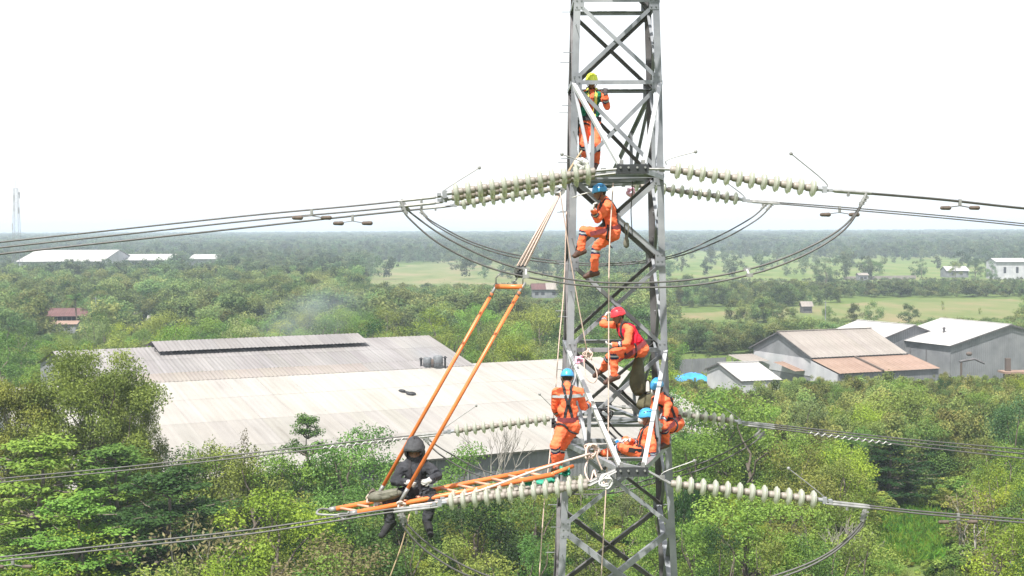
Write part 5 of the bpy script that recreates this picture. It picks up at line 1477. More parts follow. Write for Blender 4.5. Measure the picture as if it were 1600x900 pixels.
def tangle(p, r, n, label, m='rope', rr=.010, seed=1, cat='rope', name='rope_coil', tail=0):
    g = random.Random(seed); pts = []
    for i in range(n):
        a = i * 1.9 + g.uniform(-.5, .5)
        pts.append(V(p) + V((math.cos(a) * r * g.uniform(.5, 1), math.sin(a * 1.3) * r * g.uniform(.3, .8), math.sin(a) * r * g.uniform(.4, 1))))
    for k in range(tail): pts.append(pts[-1] + V((g.uniform(-.06, .06), 0, -.1)))
    return cable(name, pts, rr, label, cat, None, m, 6, 5)
tangle(at(924, 705, 19.5), .13, 18, 'pink rope bundle knotted on the left arm chord', seed=3, rr=.013, tail=3)
tangle(at(919, 553, 21.0), .09, 14, 'pale rope knot hanging in front of the red helmeted worker\'s boots', seed=4)
cable('rope_loop', [at(912, 560, 21.0), at(916, 590, 20.9), at(928, 598, 20.9), at(933, 585, 20.9), at(922, 556, 21.0)], .009, 'loose loop of pale rope below the knot by the red helmet', 'rope', None, 'rope', 6, 6)
cable('rope_loop', [at(921, 712, 19.5), at(914, 735, 19.3), at(922, 752, 19.2), at(928, 735, 19.3), at(932, 745, 19.2), at(945, 755, 19.1)], .013, 'pink rope ends trailing from the knotted bundle to the arm tip', 'rope', None, 'rope', 6, 6)
for k, (px, py) in enumerate(((893, 258), (889, 264))):
    cable('sling', [at(px - 4, py + 10, 21.25), at(px + 4, py - 4, 21.3), at(px + 16, py - 22, 21.5)], .016, ['upper tan sling wrapped on the left leg at the upper arm', 'lower tan sling wrapped on the left leg at the upper arm'][k], 'sling', None, 'rope_tan')
tangle(at(908, 257, 20.0), .11, 10, 'white rag bundle tied at the left end of the upper arm', 'white_cloth', .035, 7, 'rag', 'rag')
tangle(at(946, 752, 18.85), .11, 16, 'grey white wire tangle at the left of the lower arm tip', 'white_cloth', .012, 8, 'wire', 'wire_tangle')
tangle(at(986, 300, 19.2), .07, 9, 'pink tape tied under the upper arm tip', 'tape', .014, 9, 'tape', 'tape_knot')
tangle(at(906, 562, 21.1), .09, 9, 'pink and white tape bundle on the brace left of the rope knot', 'tape', .016, 10, 'tape', 'tape_knot')
def sack(p, w, d, h, label, m, seed=1, name='tool_bag'):
    g = random.Random(seed); p = V(p)
    t = thing(name, p, label, 'bag')
    prof = []
    for k in range(11):
        z = -h * k / 10; s = [.30, .45, .6, .72, .82, .92, 1, 1.03, .98, .8, .3][k]
        prof.append((s, z))
    vs_, fs, n = [], [], 16
    for s, z in prof:
        for j in range(n):
            a = 6.283 * j / n
            q = 1 + .1 * math.sin(3 * a + z * 9 + seed) + g.uniform(-.04, .04)
            vs_.append(p + V((math.cos(a) * w / 2 * s * q, math.sin(a) * d / 2 * s * q, z)))
    for i in range(10):
        for j in range(n): fs.append((i * n + j, i * n + (j + 1) % n, (i + 1) * n + (j + 1) % n, (i + 1) * n + j))
    fs.append(tuple(range(10 * n, 11 * n)))
    obj('sack_body', vs_, fs, M[m], t, True)
    MB().tube(smooth_path([p + V((-w * .12, 0, -.03)), p + V((-.03, 0, .16)), p + V((.03, 0, .16)), p + V((w * .12, 0, -.03))], 5), .012, 6).build('carry_strap', M[m], t, True)
    MB().lathe([(w * .17, -.02), (w * .19, 0), (w * .17, .02)], 12, p + V((0, 0, -.03))).build('neck_band', M['black'], t)
    return t
sack(at(997, 553, 21.25), .25, .20, .66, 'long olive canvas tool bag hanging below the red helmeted worker', 'bag', 2)
sack(at(1012, 612, 21.3), .34, .25, .30, 'squat dark green bag behind the lower right workers', 'bag', 5)
sack(at(968, 330, 20.5), .09, .08, .28, 'narrow khaki tool pouch behind the profile worker\'s hip', 'bag2', 6) if False else None
sack(at(979, 367, 20.9), .09, .08, .20, 'narrow khaki tool pouch hanging behind the profile worker', 'bag2', 6, 'tool_pouch')
p = at(600, 775, 19.35)
t = thing('canvas_bag', p, 'grey olive canvas bag lying on the ladder left of the hooded worker', 'bag')
m = MB(); m.ell(p, (.27, .14, .075), Matrix.Rotation(-.18, 3, 'Y'), 18, 10); m.ell(p + V((-.1, -.03, .0)), (.15, .13, .08), None, 12, 8); m.ell(p + V((.12, -.02, .04)), (.13, .12, .06), None, 12, 8); o = m.build('bag_body', M['bag2'], t, True)
MB().box(p + V((.05, -.02, .05)), (.3, .22, .05), Matrix.Rotation(-.2, 3, 'Y')).build('flap', M['bag2'], t)
for k, (px, py) in enumerate(((576, 778), (583, 770), (588, 790))):
    tangle(at(px, py, 19.3), .06, 7, ['pale rope coil at the left end of the canvas bag', 'small rope hank on top of the canvas bag', 'white rope hank under the canvas bag'][k], ['rope', 'rust', 'white_cloth'][k], .014, 30 + k)
tangle(at(627, 789, 19.1), .07, 9, 'pink rope lashing where the right pole meets the ladder', 'rope', .014, 41)
# green cloths under the standing worker's boots
def cloth(p, w, h, label, m, seed, hang=.0):
    g = random.Random(seed); p = V(p); vs_, fs = [], []
    nx, nz = 8, 6
    for j in range(nz + 1):
        for i in range(nx + 1):
            x = (i / nx - .5) * w; z = -(j / nz) * h
            vs_.append(p + V((x + g.uniform(-.01, .01), .05 * math.sin(i * 1.3 + seed) + .04 * math.cos(j * 1.7), z + .02 * math.sin(i * 1.1))))
    for j in range(nz):
        for i in range(nx):
            a = j * (nx + 1) + i; fs.append((a, a + 1, a + nx + 2, a + nx + 1))
    o = obj('cloth', vs_, fs, M[m], None, True, origin=p)
    md = o.modifiers.new('thickness', 'SOLIDIFY'); md.thickness = .006
    tag(o, label, 'cloth')
cloth(at(882, 730, 19.5), .15, .12, 'green cloth tied on the ladder right of the standing worker\'s boot', 'green_cloth', 2)
cloth(at(843, 748, 19.75), .46, .14, 'green cloth hanging under the right end of the ladder', 'green_cloth', 5)
cloth(at(812, 738, 19.75), .10, .06, 'small green wrap on the far ladder rail', 'green_cloth', 6)
# hoses / black straps strung between the crew inside the tower
for k, pts in enumerate(([(922, 634, 20.8), (940, 648, 21), (965, 676, 21.1), (982, 690, 20.9)], [(930, 640, 20.9), (948, 670, 21), (968, 690, 20.8)], [(972, 610, 21.2), (985, 625, 21.3), (1000, 638, 21.4)])):
    cable('strap', [at(*q) for q in pts], .016, ['black lanyard from the standing worker down to the seated one', 'lower black lanyard between standing and seated workers', 'black strap under the hanging olive bag'][k], 'strap', None, 'black')
tangle(at(944, 648, 21.2), .16, 14, 'dark tangled straps hung on the braces behind the handline', 'black', .011, 51, 'strap', 'strap_tangle')
tangle(at(1030, 690, 21.0), .12, 12, 'dark straps hanging beneath the crouching worker', 'black', .012, 52, 'strap', 'strap_tangle')
p = at(966, 688, 20.4)
t = thing('radio', p, 'small white and blue handset held in front of the seated worker', 'radio')
MB().box(p, (.10, .05, .06), Matrix.Rotation(-.5, 3, 'Y')).build('case', M['white_cloth'], t)
MB().box(p + V((-.02, -.03, -.01)), (.05, .012, .035), Matrix.Rotation(-.5, 3, 'Y')).build('screen', M['blue_tarp'], t)
# ------------------------------------------------------------------ people
def cloth_mat(name, c, var=.1, bump=.9):
    return mat(name, c, .85, 0, var=var, scale=9, bump=bump, bscale=13, spec=.15)
M['suit'] = cloth_mat('orange_coverall', (.85, .165, .072))
M['dark_suit'] = cloth_mat('charcoal_suit', (.040, .041, .047), .3, 1.2)
M['hood_cloth'] = cloth_mat('grey_hood', (.062, .063, .068), .3, 1.3)
M['navy'] = cloth_mat('navy_band', (.025, .03, .07), .1, .2)
M['silver'] = mat('reflective_silver', (.42, .44, .47), .4, .2)
M['skin'] = mat('brown_skin', (.20, .098, .062), .55, var=.08, scale=20)
M['hair'] = mat('black_hair', (.012, .010, .010), .6)
M['boot'] = mat('brown_boot', (.075, .035, .025), .6, var=.25, scale=20)
M['boot_black'] = mat('black_boot', (.016, .016, .018), .85, var=.25, scale=20)
M['glove'] = mat('white_glove', (.48, .465, .45), .85, var=.06, scale=25, bump=.3)
M['glove_dark'] = mat('dark_glove', (.06, .055, .06), .8, var=.1)
M['harness'] = mat('black_webbing', (.022, .020, .024), .8, var=.2)
M['belt'] = mat('maroon_webbing', (.16, .025, .03), .8, var=.25, scale=12)
M['blue_helmet'] = mat('blue_helmet', (.055, .30, .60), .3, var=.06)
M['red_helmet'] = mat('red_helmet', (.68, .035, .05), .3, var=.06)
M['yellow_helmet'] = mat('yellow_helmet', (.72, .78, .06), .3, var=.05)
M['red_vest'] = cloth_mat('red_vest', (.66, .02, .045))
M['green_vest'] = cloth_mat('green_vest', (.02, .18, .11))
M['yellow_tape'] = mat('yellow_tape', (.72, .68, .12), .6)
M['eye'] = mat('eye', (.03, .02, .02), .3)
BL_ = {'neck': .47, 'sh': .185, 'el': .27, 'wr': .24, 'ha': .10, 'hi': .10, 'kn': .41, 'an': .38, 'to': .19, 'head': .155}
def voxel_body(prims, size):
    b = MB()
    for fn, args in prims: getattr(b, fn)(*args)
    me = bpy.data.meshes.new('tmp'); me.from_pydata([tuple(v) for v in b.v], [], b.f); me.update()
    o = bpy.data.objects.new('tmp', me); col.objects.link(o)
    md = o.modifiers.new('r', 'REMESH'); md.mode = 'VOXEL'; md.voxel_size = size; md.use_smooth_shade = True
    ms = o.modifiers.new('s', 'SMOOTH'); ms.factor = .5; ms.iterations = 3
    dg = bpy.context.evaluated_depsgraph_get()
    me2 = bpy.data.meshes.new_from_object(o.evaluated_get(dg))
    bpy.data.objects.remove(o); bpy.data.meshes.remove(me)
    return me2
def person(label, Yb, J, face, cfg):
    """J: name -> (px, py, side) with side -1 nearer / +1 farther than the parent joint, or (px,py,side,length)"""
    S = cfg.get('scale', .95)
    P = {'pel': at(*J['pel'][:2], Yb)}
    order = [('neck', 'pel', 'neck'), ('head', 'neck', 'head')]
    for s in 'AB':
        order += [('sh' + s, 'neck', 'sh'), ('el' + s, 'sh' + s, 'el'), ('wr' + s, 'el' + s, 'wr'), ('ha' + s, 'wr' + s, 'ha'),
                  ('hi' + s, 'pel', 'hi'), ('kn' + s, 'hi' + s, 'kn'), ('an' + s, 'kn' + s, 'an'), ('to' + s, 'an' + s, 'to')]
    for nme, par, key in order:
        e = J[nme]; q = P[par]; L = (e[3] if len(e) > 3 else BL_[key]) * S
        best, bp = 9, None
        for k in range(0, 61):
            d = L * k / 60 * (e[2] if e[2] else 0)
            c = at(e[0], e[1], q.y + d)
            er = abs((c - q).length - L)
            if er < best - 1e-6: best, bp = er, c
            if e[2] == 0: break
        P[nme] = bp
    face = V(face).normalized()
    up = (P['neck'] - P['pel']).normalized()
    rt = P['shB'] - P['shA']; rt = (rt - up * rt.dot(up)).normalized()
    fw = up.cross(rt)
    bf = V(cfg.get('body_face', face))
    if fw.dot(bf) < 0: fw = -fw
    hup = V(cfg.get('head_up', (0, 0, 1))); hs = face.cross(hup).normalized(); hup = hs.cross(face).normalized()
    HR = Matrix((hs, face, hup)).transposed()
    suit = cfg.get('suit', 'suit'); boot = cfg.get('boot', 'boot'); gl = cfg.get('glove', 'glove')
    bulk = cfg.get('bulk', 1.0)
    bones = []      # (material, a, b, ra, rb, stripes)
    def bone(m, a, b, ra, rb, st=None): k_ = S * (bulk if m in (suit, boot) else 1); bones.append((m, V(a), V(b), ra * k_, rb * k_, st or []))
    pel, neck = P['pel'], P['neck']
    chest = neck - up * .13 * S
    waist = pel.lerp(neck, .38)
    hd = P['head']
    bone(suit, pel, waist, .128, .122); bone(suit, waist, chest, .122, .135)
    bone(suit, pel + rt * -.06 * S, pel + rt * .06 * S, .12, .12)
    bone(suit, P['shA'].lerp(chest, .45), P['shB'].lerp(chest, .45), .098, .098)
    bone(suit, waist - rt * .06 * S, waist + rt * .06 * S, .105, .105)
    band = [(.02, .11, 'navy'), (.11, .2, 'silver'), (.2, .29, 'navy')] if suit == 'suit' else []
    arm = [(.42, .52, 'navy'), (.52, .64, 'silver'), (.64, .74, 'navy')] if suit == 'suit' else []
    bone(suit, neck - up * .05, neck + up * .02, .078, .066)
    bone('skin', neck, hd, .054, .05)
    if cfg.get('hood'): bone(suit, neck - up * .04, hd - hup * .05 - face * .03, .10, .105); bone(suit, P['shA'].lerp(neck, .5), P['shB'].lerp(neck, .5), .08, .08)
    for s in 'AB':
        sh, el, wr, ha = P['sh' + s], P['el' + s], P['wr' + s], P['ha' + s]
        bone(suit, neck - up * .02, sh, .062, .068)
        bone(suit, sh, el, .069, .058); bone(suit, el, el.lerp(wr, .9), .058, .046, arm)
        bone(gl, el.lerp(wr, .85), wr, .040, .036)
        hi, kn, an, to = P['hi' + s], P['kn' + s], P['an' + s], P['to' + s]
        bone(suit, hi, kn, .102, .076); bone(suit, kn, kn.lerp(an, .92), .077, .062, band)
        bone(boot, kn.lerp(an, .55 if boot == 'boot_black' else .8), an, .066 if boot == 'boot_black' else .056, .052)
        fd = (to - an).normalized()
        sole = (an - kn).normalized(); sole = (sole - fd * sole.dot(fd)).normalized()
        hl = an - fd * .05 * S + sole * .045 * S
        bone(boot, hl, an + sole * .02, .044, .052); bone(boot, hl + sole * .0, to + sole * .045 * S, .043, .041); bone(boot, an, an.lerp(to, .65) + sole * .03 * S, .050, .046)
    prims = [('caps', (a, b, ra, rb, 12)) for (_, a, b, ra, rb, _) in bones]
    # head
    k = S
    prims += [('ell', (hd + hup * .02 * k, (.077 * k, .096 * k, .108 * k), HR, 16, 12)), ('ell', (hd + face * .03 * k - hup * .05 * k, (.055 * k, .062 * k, .06 * k), HR, 12, 8)),
              ('caps', (hd + face * .093 * k + hup * .01 * k, hd + face * .108 * k - hup * .022 * k, .010 * k, .017 * k, 8)),
              ('ell', (hd + face * .083 * k - hup * .05 * k, (.026 * k, .016 * k, .012 * k), HR, 10, 6))]
    for sg in (-1, 1): prims.append(('ell', (hd + hs * sg * .078 * k - face * .005, (.012 * k, .024 * k, .033 * k), HR, 8, 6)))
    bones.append(('skin', hd, hd + face * .02, .105 * k, .095 * k, []))
    me = voxel_body(prims, .0125)
    nv, nf = len(me.vertices), len(me.polygons)
    co = np.empty(nv * 3, np.float32); me.vertices.foreach_get('co', co); co = co.reshape(-1, 3)
    fc = np.empty(nf * 3, np.float32); me.polygons.foreach_get('center', fc); fc = fc.reshape(-1, 3)
    # folds in the cloth
    nr = np.empty(nv * 3, np.float32); me.vertex_normals.foreach_get('vector', nr); nr = nr.reshape(-1, 3)
    mats, mi = [], {}
    def midx(n):
        if n not in mi: mi[n] = len(mats); mats.append(M[n])
        return mi[n]
    best = np.full(nf, 9.0); idx = np.zeros(nf, np.int32); bid = np.zeros(nf, np.int32)
    for bi, (mn, a, b, ra, rb, st) in enumerate(bones):
        a_, d_ = np.array(a), np.array(b - a); L2 = max(1e-9, float(d_ @ d_))
        t = np.clip(((fc - a_) @ d_) / L2, 0, 1)
        ds = np.linalg.norm(fc - a_ - t[:, None] * d_, axis=1) - (ra + (rb - ra) * t)
        if mn == 'skin': ds -= .004
        w = ds < best
        best[w] = ds[w]; bid[w] = bi
        ix = np.full(nf, midx(mn), np.int32)
        for (t0, t1, sm) in st: ix[(t >= t0) & (t < t1)] = midx(sm)
        idx[w] = ix[w]
    root = thing('person', (float(pel.x), float(pel.y), float(pel.z)), label, 'person')
    off = np.array(pel, np.float32)
    # cloth folds on clothed vertices
    vm = np.zeros(nv, bool)
    lv = np.empty(len(me.loops), np.int32); me.loops.foreach_get('vertex_index', lv)
    ls = np.empty(nf, np.int32); me.polygons.foreach_get('loop_start', ls); lt = np.empty(nf, np.int32); me.polygons.foreach_get('loop_total', lt)
    clothed = np.isin(idx, [midx(suit)])
    vm[lv[np.repeat(clothed, lt)]] = True
    disp = np.array([(noise.noise(V(c) * 11) * .016 + noise.noise(V((c[0] * 16, c[1] * 16, c[2] * 34))) * .011) if f else 0 for c, f in zip(co.tolist(), vm)], np.float32)
    co2 = co + nr * disp[:, None]
    me.vertices.foreach_set('co', (co2 - off).ravel())
    for mm in mats: me.materials.append(mm)
    me.polygons.foreach_set('material_index', idx)
    me.polygons.foreach_set('use_smooth', [True] * nf)
    me.name = 'body'; me.update()
    body = bpy.data.objects.new('body', me); col.objects.link(body); body.parent = root
    bvh = BVHTree.FromPolygons([tuple(c) for c in co2.tolist()], [tuple(lv[s:s + n]) for s, n in zip(ls, lt)])
    # hands: palm and five fingers
    for s in 'AB':
        wr, ha = P['wr' + s], P['ha' + s]; d = (ha - wr).normalized(); curl = cfg.get('curl', 1.0)
        sd = d.cross(fw if abs(d.dot(fw)) < .85 else up).normalized(); pn = sd.cross(d).normalized()
        if pn.dot(fw) > 0 and cfg.get('palm_back', True): pn = -pn
        m = MB(); kn = wr + d * .085 * S
        m.ell(wr + d * .045 * S, (.042 * S, .021 * S, .055 * S), Matrix((sd, pn, d)).transposed(), 12, 8)
        for i, (o_, L) in enumerate(((-.030, .062), (-.010, .072), (.011, .068), (.031, .052))):
            p0 = wr + d * .075 * S + sd * o_ * S; p1 = p0 + (d * .8 + pn * .5 * curl) * L * .5 * S; p2 = p1 + (d * .25 + pn * curl) .normalized() * L * .5 * S
            m.tube([p0, p1, p1.lerp(p2, .6), p2], [.0115 * S, .0108 * S, .0098 * S, .007 * S], 7)
        p0 = wr + d * .028 * S - sd * .034 * S; p1 = p0 + (d * .6 - sd * .7 + pn * .2).normalized() * .036 * S; p2 = p1 + (d * .8 + pn * .5).normalized() * .032 * S
        m.tube([p0, p1, p2], [.014 * S, .0125 * S, .009 * S], 7)
        m.build('hand', M[gl if gl != 'skin' else 'skin'], root, True)
    # eyes and hair
    m = MB()
    for sg in (-1, 1): m.ell(hd + face * .088 * k + hs * sg * .031 * k + hup * .018 * k, .0095 * k, None, 8, 6)
    m.build('eyes', M['eye'], root, True)
    m = MB(); m.ell(hd + hup * .03 * k - face * .013 * k, (.084 * k, .096 * k, .10 * k), HR, 16, 10); m.build('hair', M['hair'], root, True)
    # straps laid on the body
    def skin_pt(t, f, s_, u=0.0, lift=.008):
        o_ = pel.lerp(neck, t); dr = (fw * f + rt * s_ + up * u).normalized()
        h = bvh.ray_cast(o_, dr, .5)
        return (h[0] if h[0] is not None else o_ + dr * .14) + dr * lift, dr
    def strap(path, w, mm, name='harness_strap', closed=False, parent=None, sub=3):
        fine = []
        K = len(path)
        for i in range(K if closed else K - 1):
            a, b = np.array(path[i]), np.array(path[(i + 1) % K])
            for j in range(sub): fine.append(tuple(a + (b - a) * j / sub))
        if not closed: fine.append(path[-1])
        pts = [skin_pt(*q) for q in fine]; n = len(pts)
        vs_, fs = [], []
        for i, (p, dr) in enumerate(pts):
            a, b = pts[(i - 1) % n if closed else max(i - 1, 0)][0], pts[(i + 1) % n if closed else min(i + 1, n - 1)][0]
            tg = (b - a).normalized() if (b - a).length > 1e-6 else up
            x = tg.cross(dr).normalized() * w / 2
            vs_ += [p - x - dr * .006, p + x - dr * .006, p + x + dr * .004, p - x + dr * .004]
        for i in range(n if closed else n - 1):
            a, b = i * 4, ((i + 1) % n) * 4
            for j in range(4): fs.append((a + j, a + (j + 1) % 4, b + (j + 1) % 4, b + j))
        return obj(name, vs_, fs, M[mm], parent or root)
    circ = [(math.cos(2 * math.pi * i / 12), math.sin(2 * math.pi * i / 12)) for i in range(12)]
    vest = cfg.get('vest')
    if vest:
        # a sleeveless shell grown from the torso
        tors = [i for i in range(nf) if bid[i] in (0, 1, 3, 4, 5)]
        used = {}; vs_, fs = [], []
        for i in tors:
            c = V(fc[i].tolist()); h = (c - pel).dot(up) / (neck - pel).length
            if h < .10 or h > 1.0: continue
            if cfg.get('vest_open') and (c - pel.lerp(neck, h)).dot(fw) > .03 and abs((c - pel.lerp(neck, h)).dot(rt)) < .035: continue
            f = []
            for q in lv[ls[i]:ls[i] + lt[i]]:
                if q not in used: used[q] = len(vs_); vs_.append(V((co2[q] + nr[q] * .014).tolist()))
                f.append(used[q])
            fs.append(tuple(f))
        vo = obj('vest', vs_, fs, M[vest], root, True)
        md = vo.modifiers.new('thickness', 'SOLIDIFY'); md.thickness = .012; md.offset = -1
        if cfg.get('vest_tape'):
            for sg in (-1, 1): strap([(.2, 1, sg * .45, 0, .022), (.5, 1, sg * .5, 0, .022), (.8, 1, sg * .5, 0, .022), (.9, .4, sg * .6, .8, .022)], .045, 'yellow_tape', 'vest_tape', False, vo)
    lf = .02 if vest else .008
    if cfg.get('harness', True):
        hm = cfg.get('harness_mat', 'harness')
        strap([(.14, c, s_, 0, lf + .004) for c, s_ in circ], .07, cfg.get('belt', 'belt'), 'waist_belt', True)
        for sg in (-1, 1):
            strap([(.16, 1, sg * .5, 0, lf), (.45, 1, sg * .5, 0, lf), (.75, 1, sg * .5, 0, lf), (.86, .55, sg * .6, .8, lf), (.86, -.1, sg * .6, 1, lf), (.86, -.7, sg * .45, .6, lf), (.72, -1, sg * .22, 0, lf), (.55, -1, -sg * .05, 0, lf), (.35, -1, -sg * .35, 0, lf), (.16, -1, -sg * .55, 0, lf)], .042, hm)
        for s in 'AB':
            hi, kn = P['hi' + s], P['kn' + s]; c = hi.lerp(kn, .16); d = (kn - hi).normalized(); x = d.orthogonal().normalized(); y = d.cross(x)
            m = MB(); rr = .112 * S
            m.tube([c + (x * math.cos(a) + y * math.sin(a)) * rr + up * .02 for a in [2 * math.pi * i / 18 for i in range(19)]], .016, 6); m.build('leg_loop', M[hm], root, True)
        p, dr = skin_pt(.62, -1, 0, 0, lf + .02)
        MB().box(p, (.06, .06, .06)).build('back_ring', M[hm], root)
        p, dr = skin_pt(.1, 0, cfg.get('lan_side', -1), 0, .03)
        cp = smooth_path([p, p + V((.03, -.02, -.10)), p + V((-.02, -.03, -.22)), p + V((.03, 0, -.28))], 4)
        MB().tube(cp, .012, 6).build('lanyard', M[hm], root, True)
        for z in (.0, -.06): MB().box(p + dr * .03 + V((0, 0, z)), (.05, .05, .08)).build('pouch', M[hm], root)
    if cfg.get('back_band'): strap([(.78, c, s_, 0, .004) for c, s_ in circ if c < .3], .05, 'silver', 'reflective_band')
    # helmet or hood
    if cfg.get('helmet'):
        hc = hd + hup * .045 * k - face * .004; n, rws = 24, 9
        vs_, fs = [], []
        for i in range(rws + 1):
            th = math.radians(2 + 98 * i / rws)
            for j in range(n):
                ph = 2 * math.pi * j / n
                rx, ry, rz = .104, .128, .108
                br = 1 + (.10 if i == rws else .03 if i == rws - 1 else 0) * (.5 + .5 * max(0, math.sin(ph)) ** 2)
                x, y, z = rx * math.sin(th) * math.cos(ph) * br, ry * math.sin(th) * math.sin(ph) * br, rz * math.cos(th)
                if i >= rws - 1: z -= .012 * (1 if math.sin(ph) < 0 else 0)
                vs_.append(hc + (hs * x + face * y + hup * z) * k)
        for i in range(rws):
            for j in range(n): fs.append((i * n + j, (i + 1) * n + j, (i + 1) * n + (j + 1) % n, i * n + (j + 1) % n))
        he = obj('helmet', vs_, fs, M[cfg['helmet']], root, True)
        md = he.modifiers.new('thickness', 'SOLIDIFY'); md.thickness = .008
        for a in (-.5, 0, .5):
            m = MB(); m.tube(smooth_path([hc + (hs * math.sin(a) * .6 * .1 + face * y * .128 + hup * math.sqrt(max(.02, 1 - y * y * .95 - (math.sin(a) * .6) ** 2)) * .111) * k for y in (-.75, -.4, 0, .4, .75)], 3), .006, 5); m.build('ridge', M[cfg['helmet']], he, True)
        for sg in (-1, 1):
            for q in (-.4, -.05, .3):
                dr = (hs * sg * .8 + face * q + hup * .62); pv = hc + (hs * sg * .8 * .104 + face * q * .128 + hup * .62 * .108) * k / math.sqrt(.64 + q * q + .384) * 1.005
                m = MB(); m.ell(pv, (.006, .020, .007), Matrix((hs, face, hup)).transposed(), 8, 5); m.build('vent', M['harness'], he)
        m = MB(); ch = hd - hup * .088 * k + face * .045 * k
        m.tube(smooth_path([hc + hs * .1 * k - hup * .03, hd + hs * .088 * k + face * .01 - hup * .03 * k, ch + hs * .04 * k, ch - hs * .04 * k, hd - hs * .088 * k + face * .01 - hup * .03 * k, hc - hs * .1 * k - hup * .03], 4), .0065, 6)
        m.build('chin_strap', M['harness'], root, True)
    if cfg.get('hood'):
        hc = hd + hup * .035 - face * .01; n, rws = 26, 16
        vs_, fs = [], []
        for i in range(rws + 1):
            th = math.pi * (i / rws)
            for j in range(n):
                ph = 2 * math.pi * j / n
                r = 1 + .05 * math.sin(ph * 3 + i) + .04 * math.cos(i * 1.3 + ph) + .10 * noise.noise(V((math.cos(ph) * 2, math.sin(ph) * 2, i * .35)))
                x, y, z = .150 * math.sin(th) ** (1.15 if th < 1.2 else .7) * math.cos(ph) * r, .168 * math.sin(th) * math.sin(ph) * r, .185 * math.cos(th) * (1 + .12 * (math.cos(th) > 0) * max(0, -math.sin(ph)))
                if z < -.06: x *= 1.12; y *= .95
                if y > .05 and z > .0: y += .035 * min(1, z / .05) * (1 - max(0, z - .09) / .08)
                vs_.append(hc + hs * x + face * y + hup * z)
        for i in range(rws):
            for j in range(n):
                q = [i * n + j, (i + 1) * n + j, (i + 1) * n + (j + 1) % n, i * n + (j + 1) % n]
                c = sum((vs_[a] for a in q), V((0, 0, 0))) / 4 - hc
                if c.dot(face) > .05 and -.15 < c.dot(hup) < .055 and abs(c.dot(hs)) < .105: continue
                fs.append(tuple(q))
        ho = obj('hood', vs_, fs, M['hood_cloth'], root, True); md = ho.modifiers.new('thickness', 'SOLIDIFY'); md.thickness = .010
    if cfg.get('sleeve'):
        for s in 'AB':
            el, wr = P['el' + s], P['wr' + s]; MB().caps(el.lerp(wr, .62), wr, .052 * S, .046 * S, 12).build('cuff', M['glove'], root, True)
    if cfg.get('mask'):
        MB().ell(hd + face * .10 * k - hup * .02 * k, (.055 * k, .05 * k, .06 * k), HR, 12, 8).build('white_cup', M['white_cloth'], root, True)
    rep = {}
    for nme, par, key in order: rep[nme] = round((P[nme] - P[par]).length, 2)
    print('PERSON', label[:30], {a: b for a, b in rep.items() if abs(b - BL_[a.rstrip('AB')] * S) > .05})
    return root, P

# standing high in the tower, facing the viewer
person('worker in orange with green vest and yellow helmet standing highest in the tower', 22.0, {
 'pel': (922, 193), 'neck': (924.5, 142, 0), 'head': (924.5, 128, -1), 'shA': (908, 149, 0), 'shB': (942, 148, 0),
 'elA': (904, 170, 1), 'wrA': (897, 156, -1), 'haA': (895, 148, 0), 'elB': (948, 166, -1), 'wrB': (946, 148, -1), 'haB': (946, 139, 0),
 'hiA': (914, 197, 0, .09), 'hiB': (930, 197, 0, .09), 'knA': (912, 225, -1, .40), 'knB': (932, 226, -1, .40), 'anA': (914, 255, 1), 'anB': (931, 255, 1), 'toA': (911, 260, -1), 'toB': (929, 260, -1)},
 (0.05, -1, -.15), {'helmet': 'yellow_helmet', 'vest': 'green_vest', 'vest_open': True, 'vest_tape': True, 'glove': 'glove_dark', 'belt': 'harness', 'curl': .9})
# in profile, sitting in the panel under the upper arm
person('worker in orange with blue helmet sitting in profile below the upper arm, knee raised', 20.95, {
 'pel': (958, 364), 'neck': (946, 314, 0), 'head': (937.5, 302, 0), 'shA': (950, 322, -1, .20), 'shB': (944, 319, 1, .20),
 'elA': (934, 343, -1), 'wrA': (926, 327, -1), 'haA': (928, 318, 0), 'elB': (931, 340, -1), 'wrB': (926, 325, -1), 'haB': (930, 317, 0),
 'hiA': (956, 365, -1), 'hiB': (956, 367, 1), 'knA': (912, 360, -1, .43), 'knB': (931, 387, 1, .40), 'anA': (907, 391, 0), 'anB': (928, 424, 0), 'toA': (896, 396, 0, .15), 'toB': (913, 428, 0, .17)},
 (-1, -.12, -.2), {'helmet': 'blue_helmet', 'lan_side': 1, 'body_face': (-1, 0, 0)})
# red helmet, seated on the front horizontal
person('worker in orange with red helmet and red vest seated on a brace, leaning left', 21.1, {
 'pel': (1001, 546), 'neck': (973, 508, 0), 'head': (966.5, 495, 0), 'shA': (983, 515, -1, .19), 'shB': (967, 508, 1, .19),
 'elA': (980, 537, -1), 'wrA': (957, 539, -1), 'haA': (945, 537.5, 0), 'elB': (942, 507, 0), 'wrB': (945, 495, 1), 'haB': (952, 484, 0),
 'hiA': (999, 547, -1), 'hiB': (999, 548, 1), 'knA': (960, 551, -1, .42), 'knB': (953, 557, -1, .44), 'anA': (960, 587, 1), 'anB': (942, 577, 1), 'toA': (944, 594, 0, .18), 'toB': (928, 586, 0, .17)},
 (-1, -.25, -.35), {'helmet': 'red_helmet', 'vest': 'red_vest', 'body_face': (-1, -.2, 0), 'lan_side': 1})
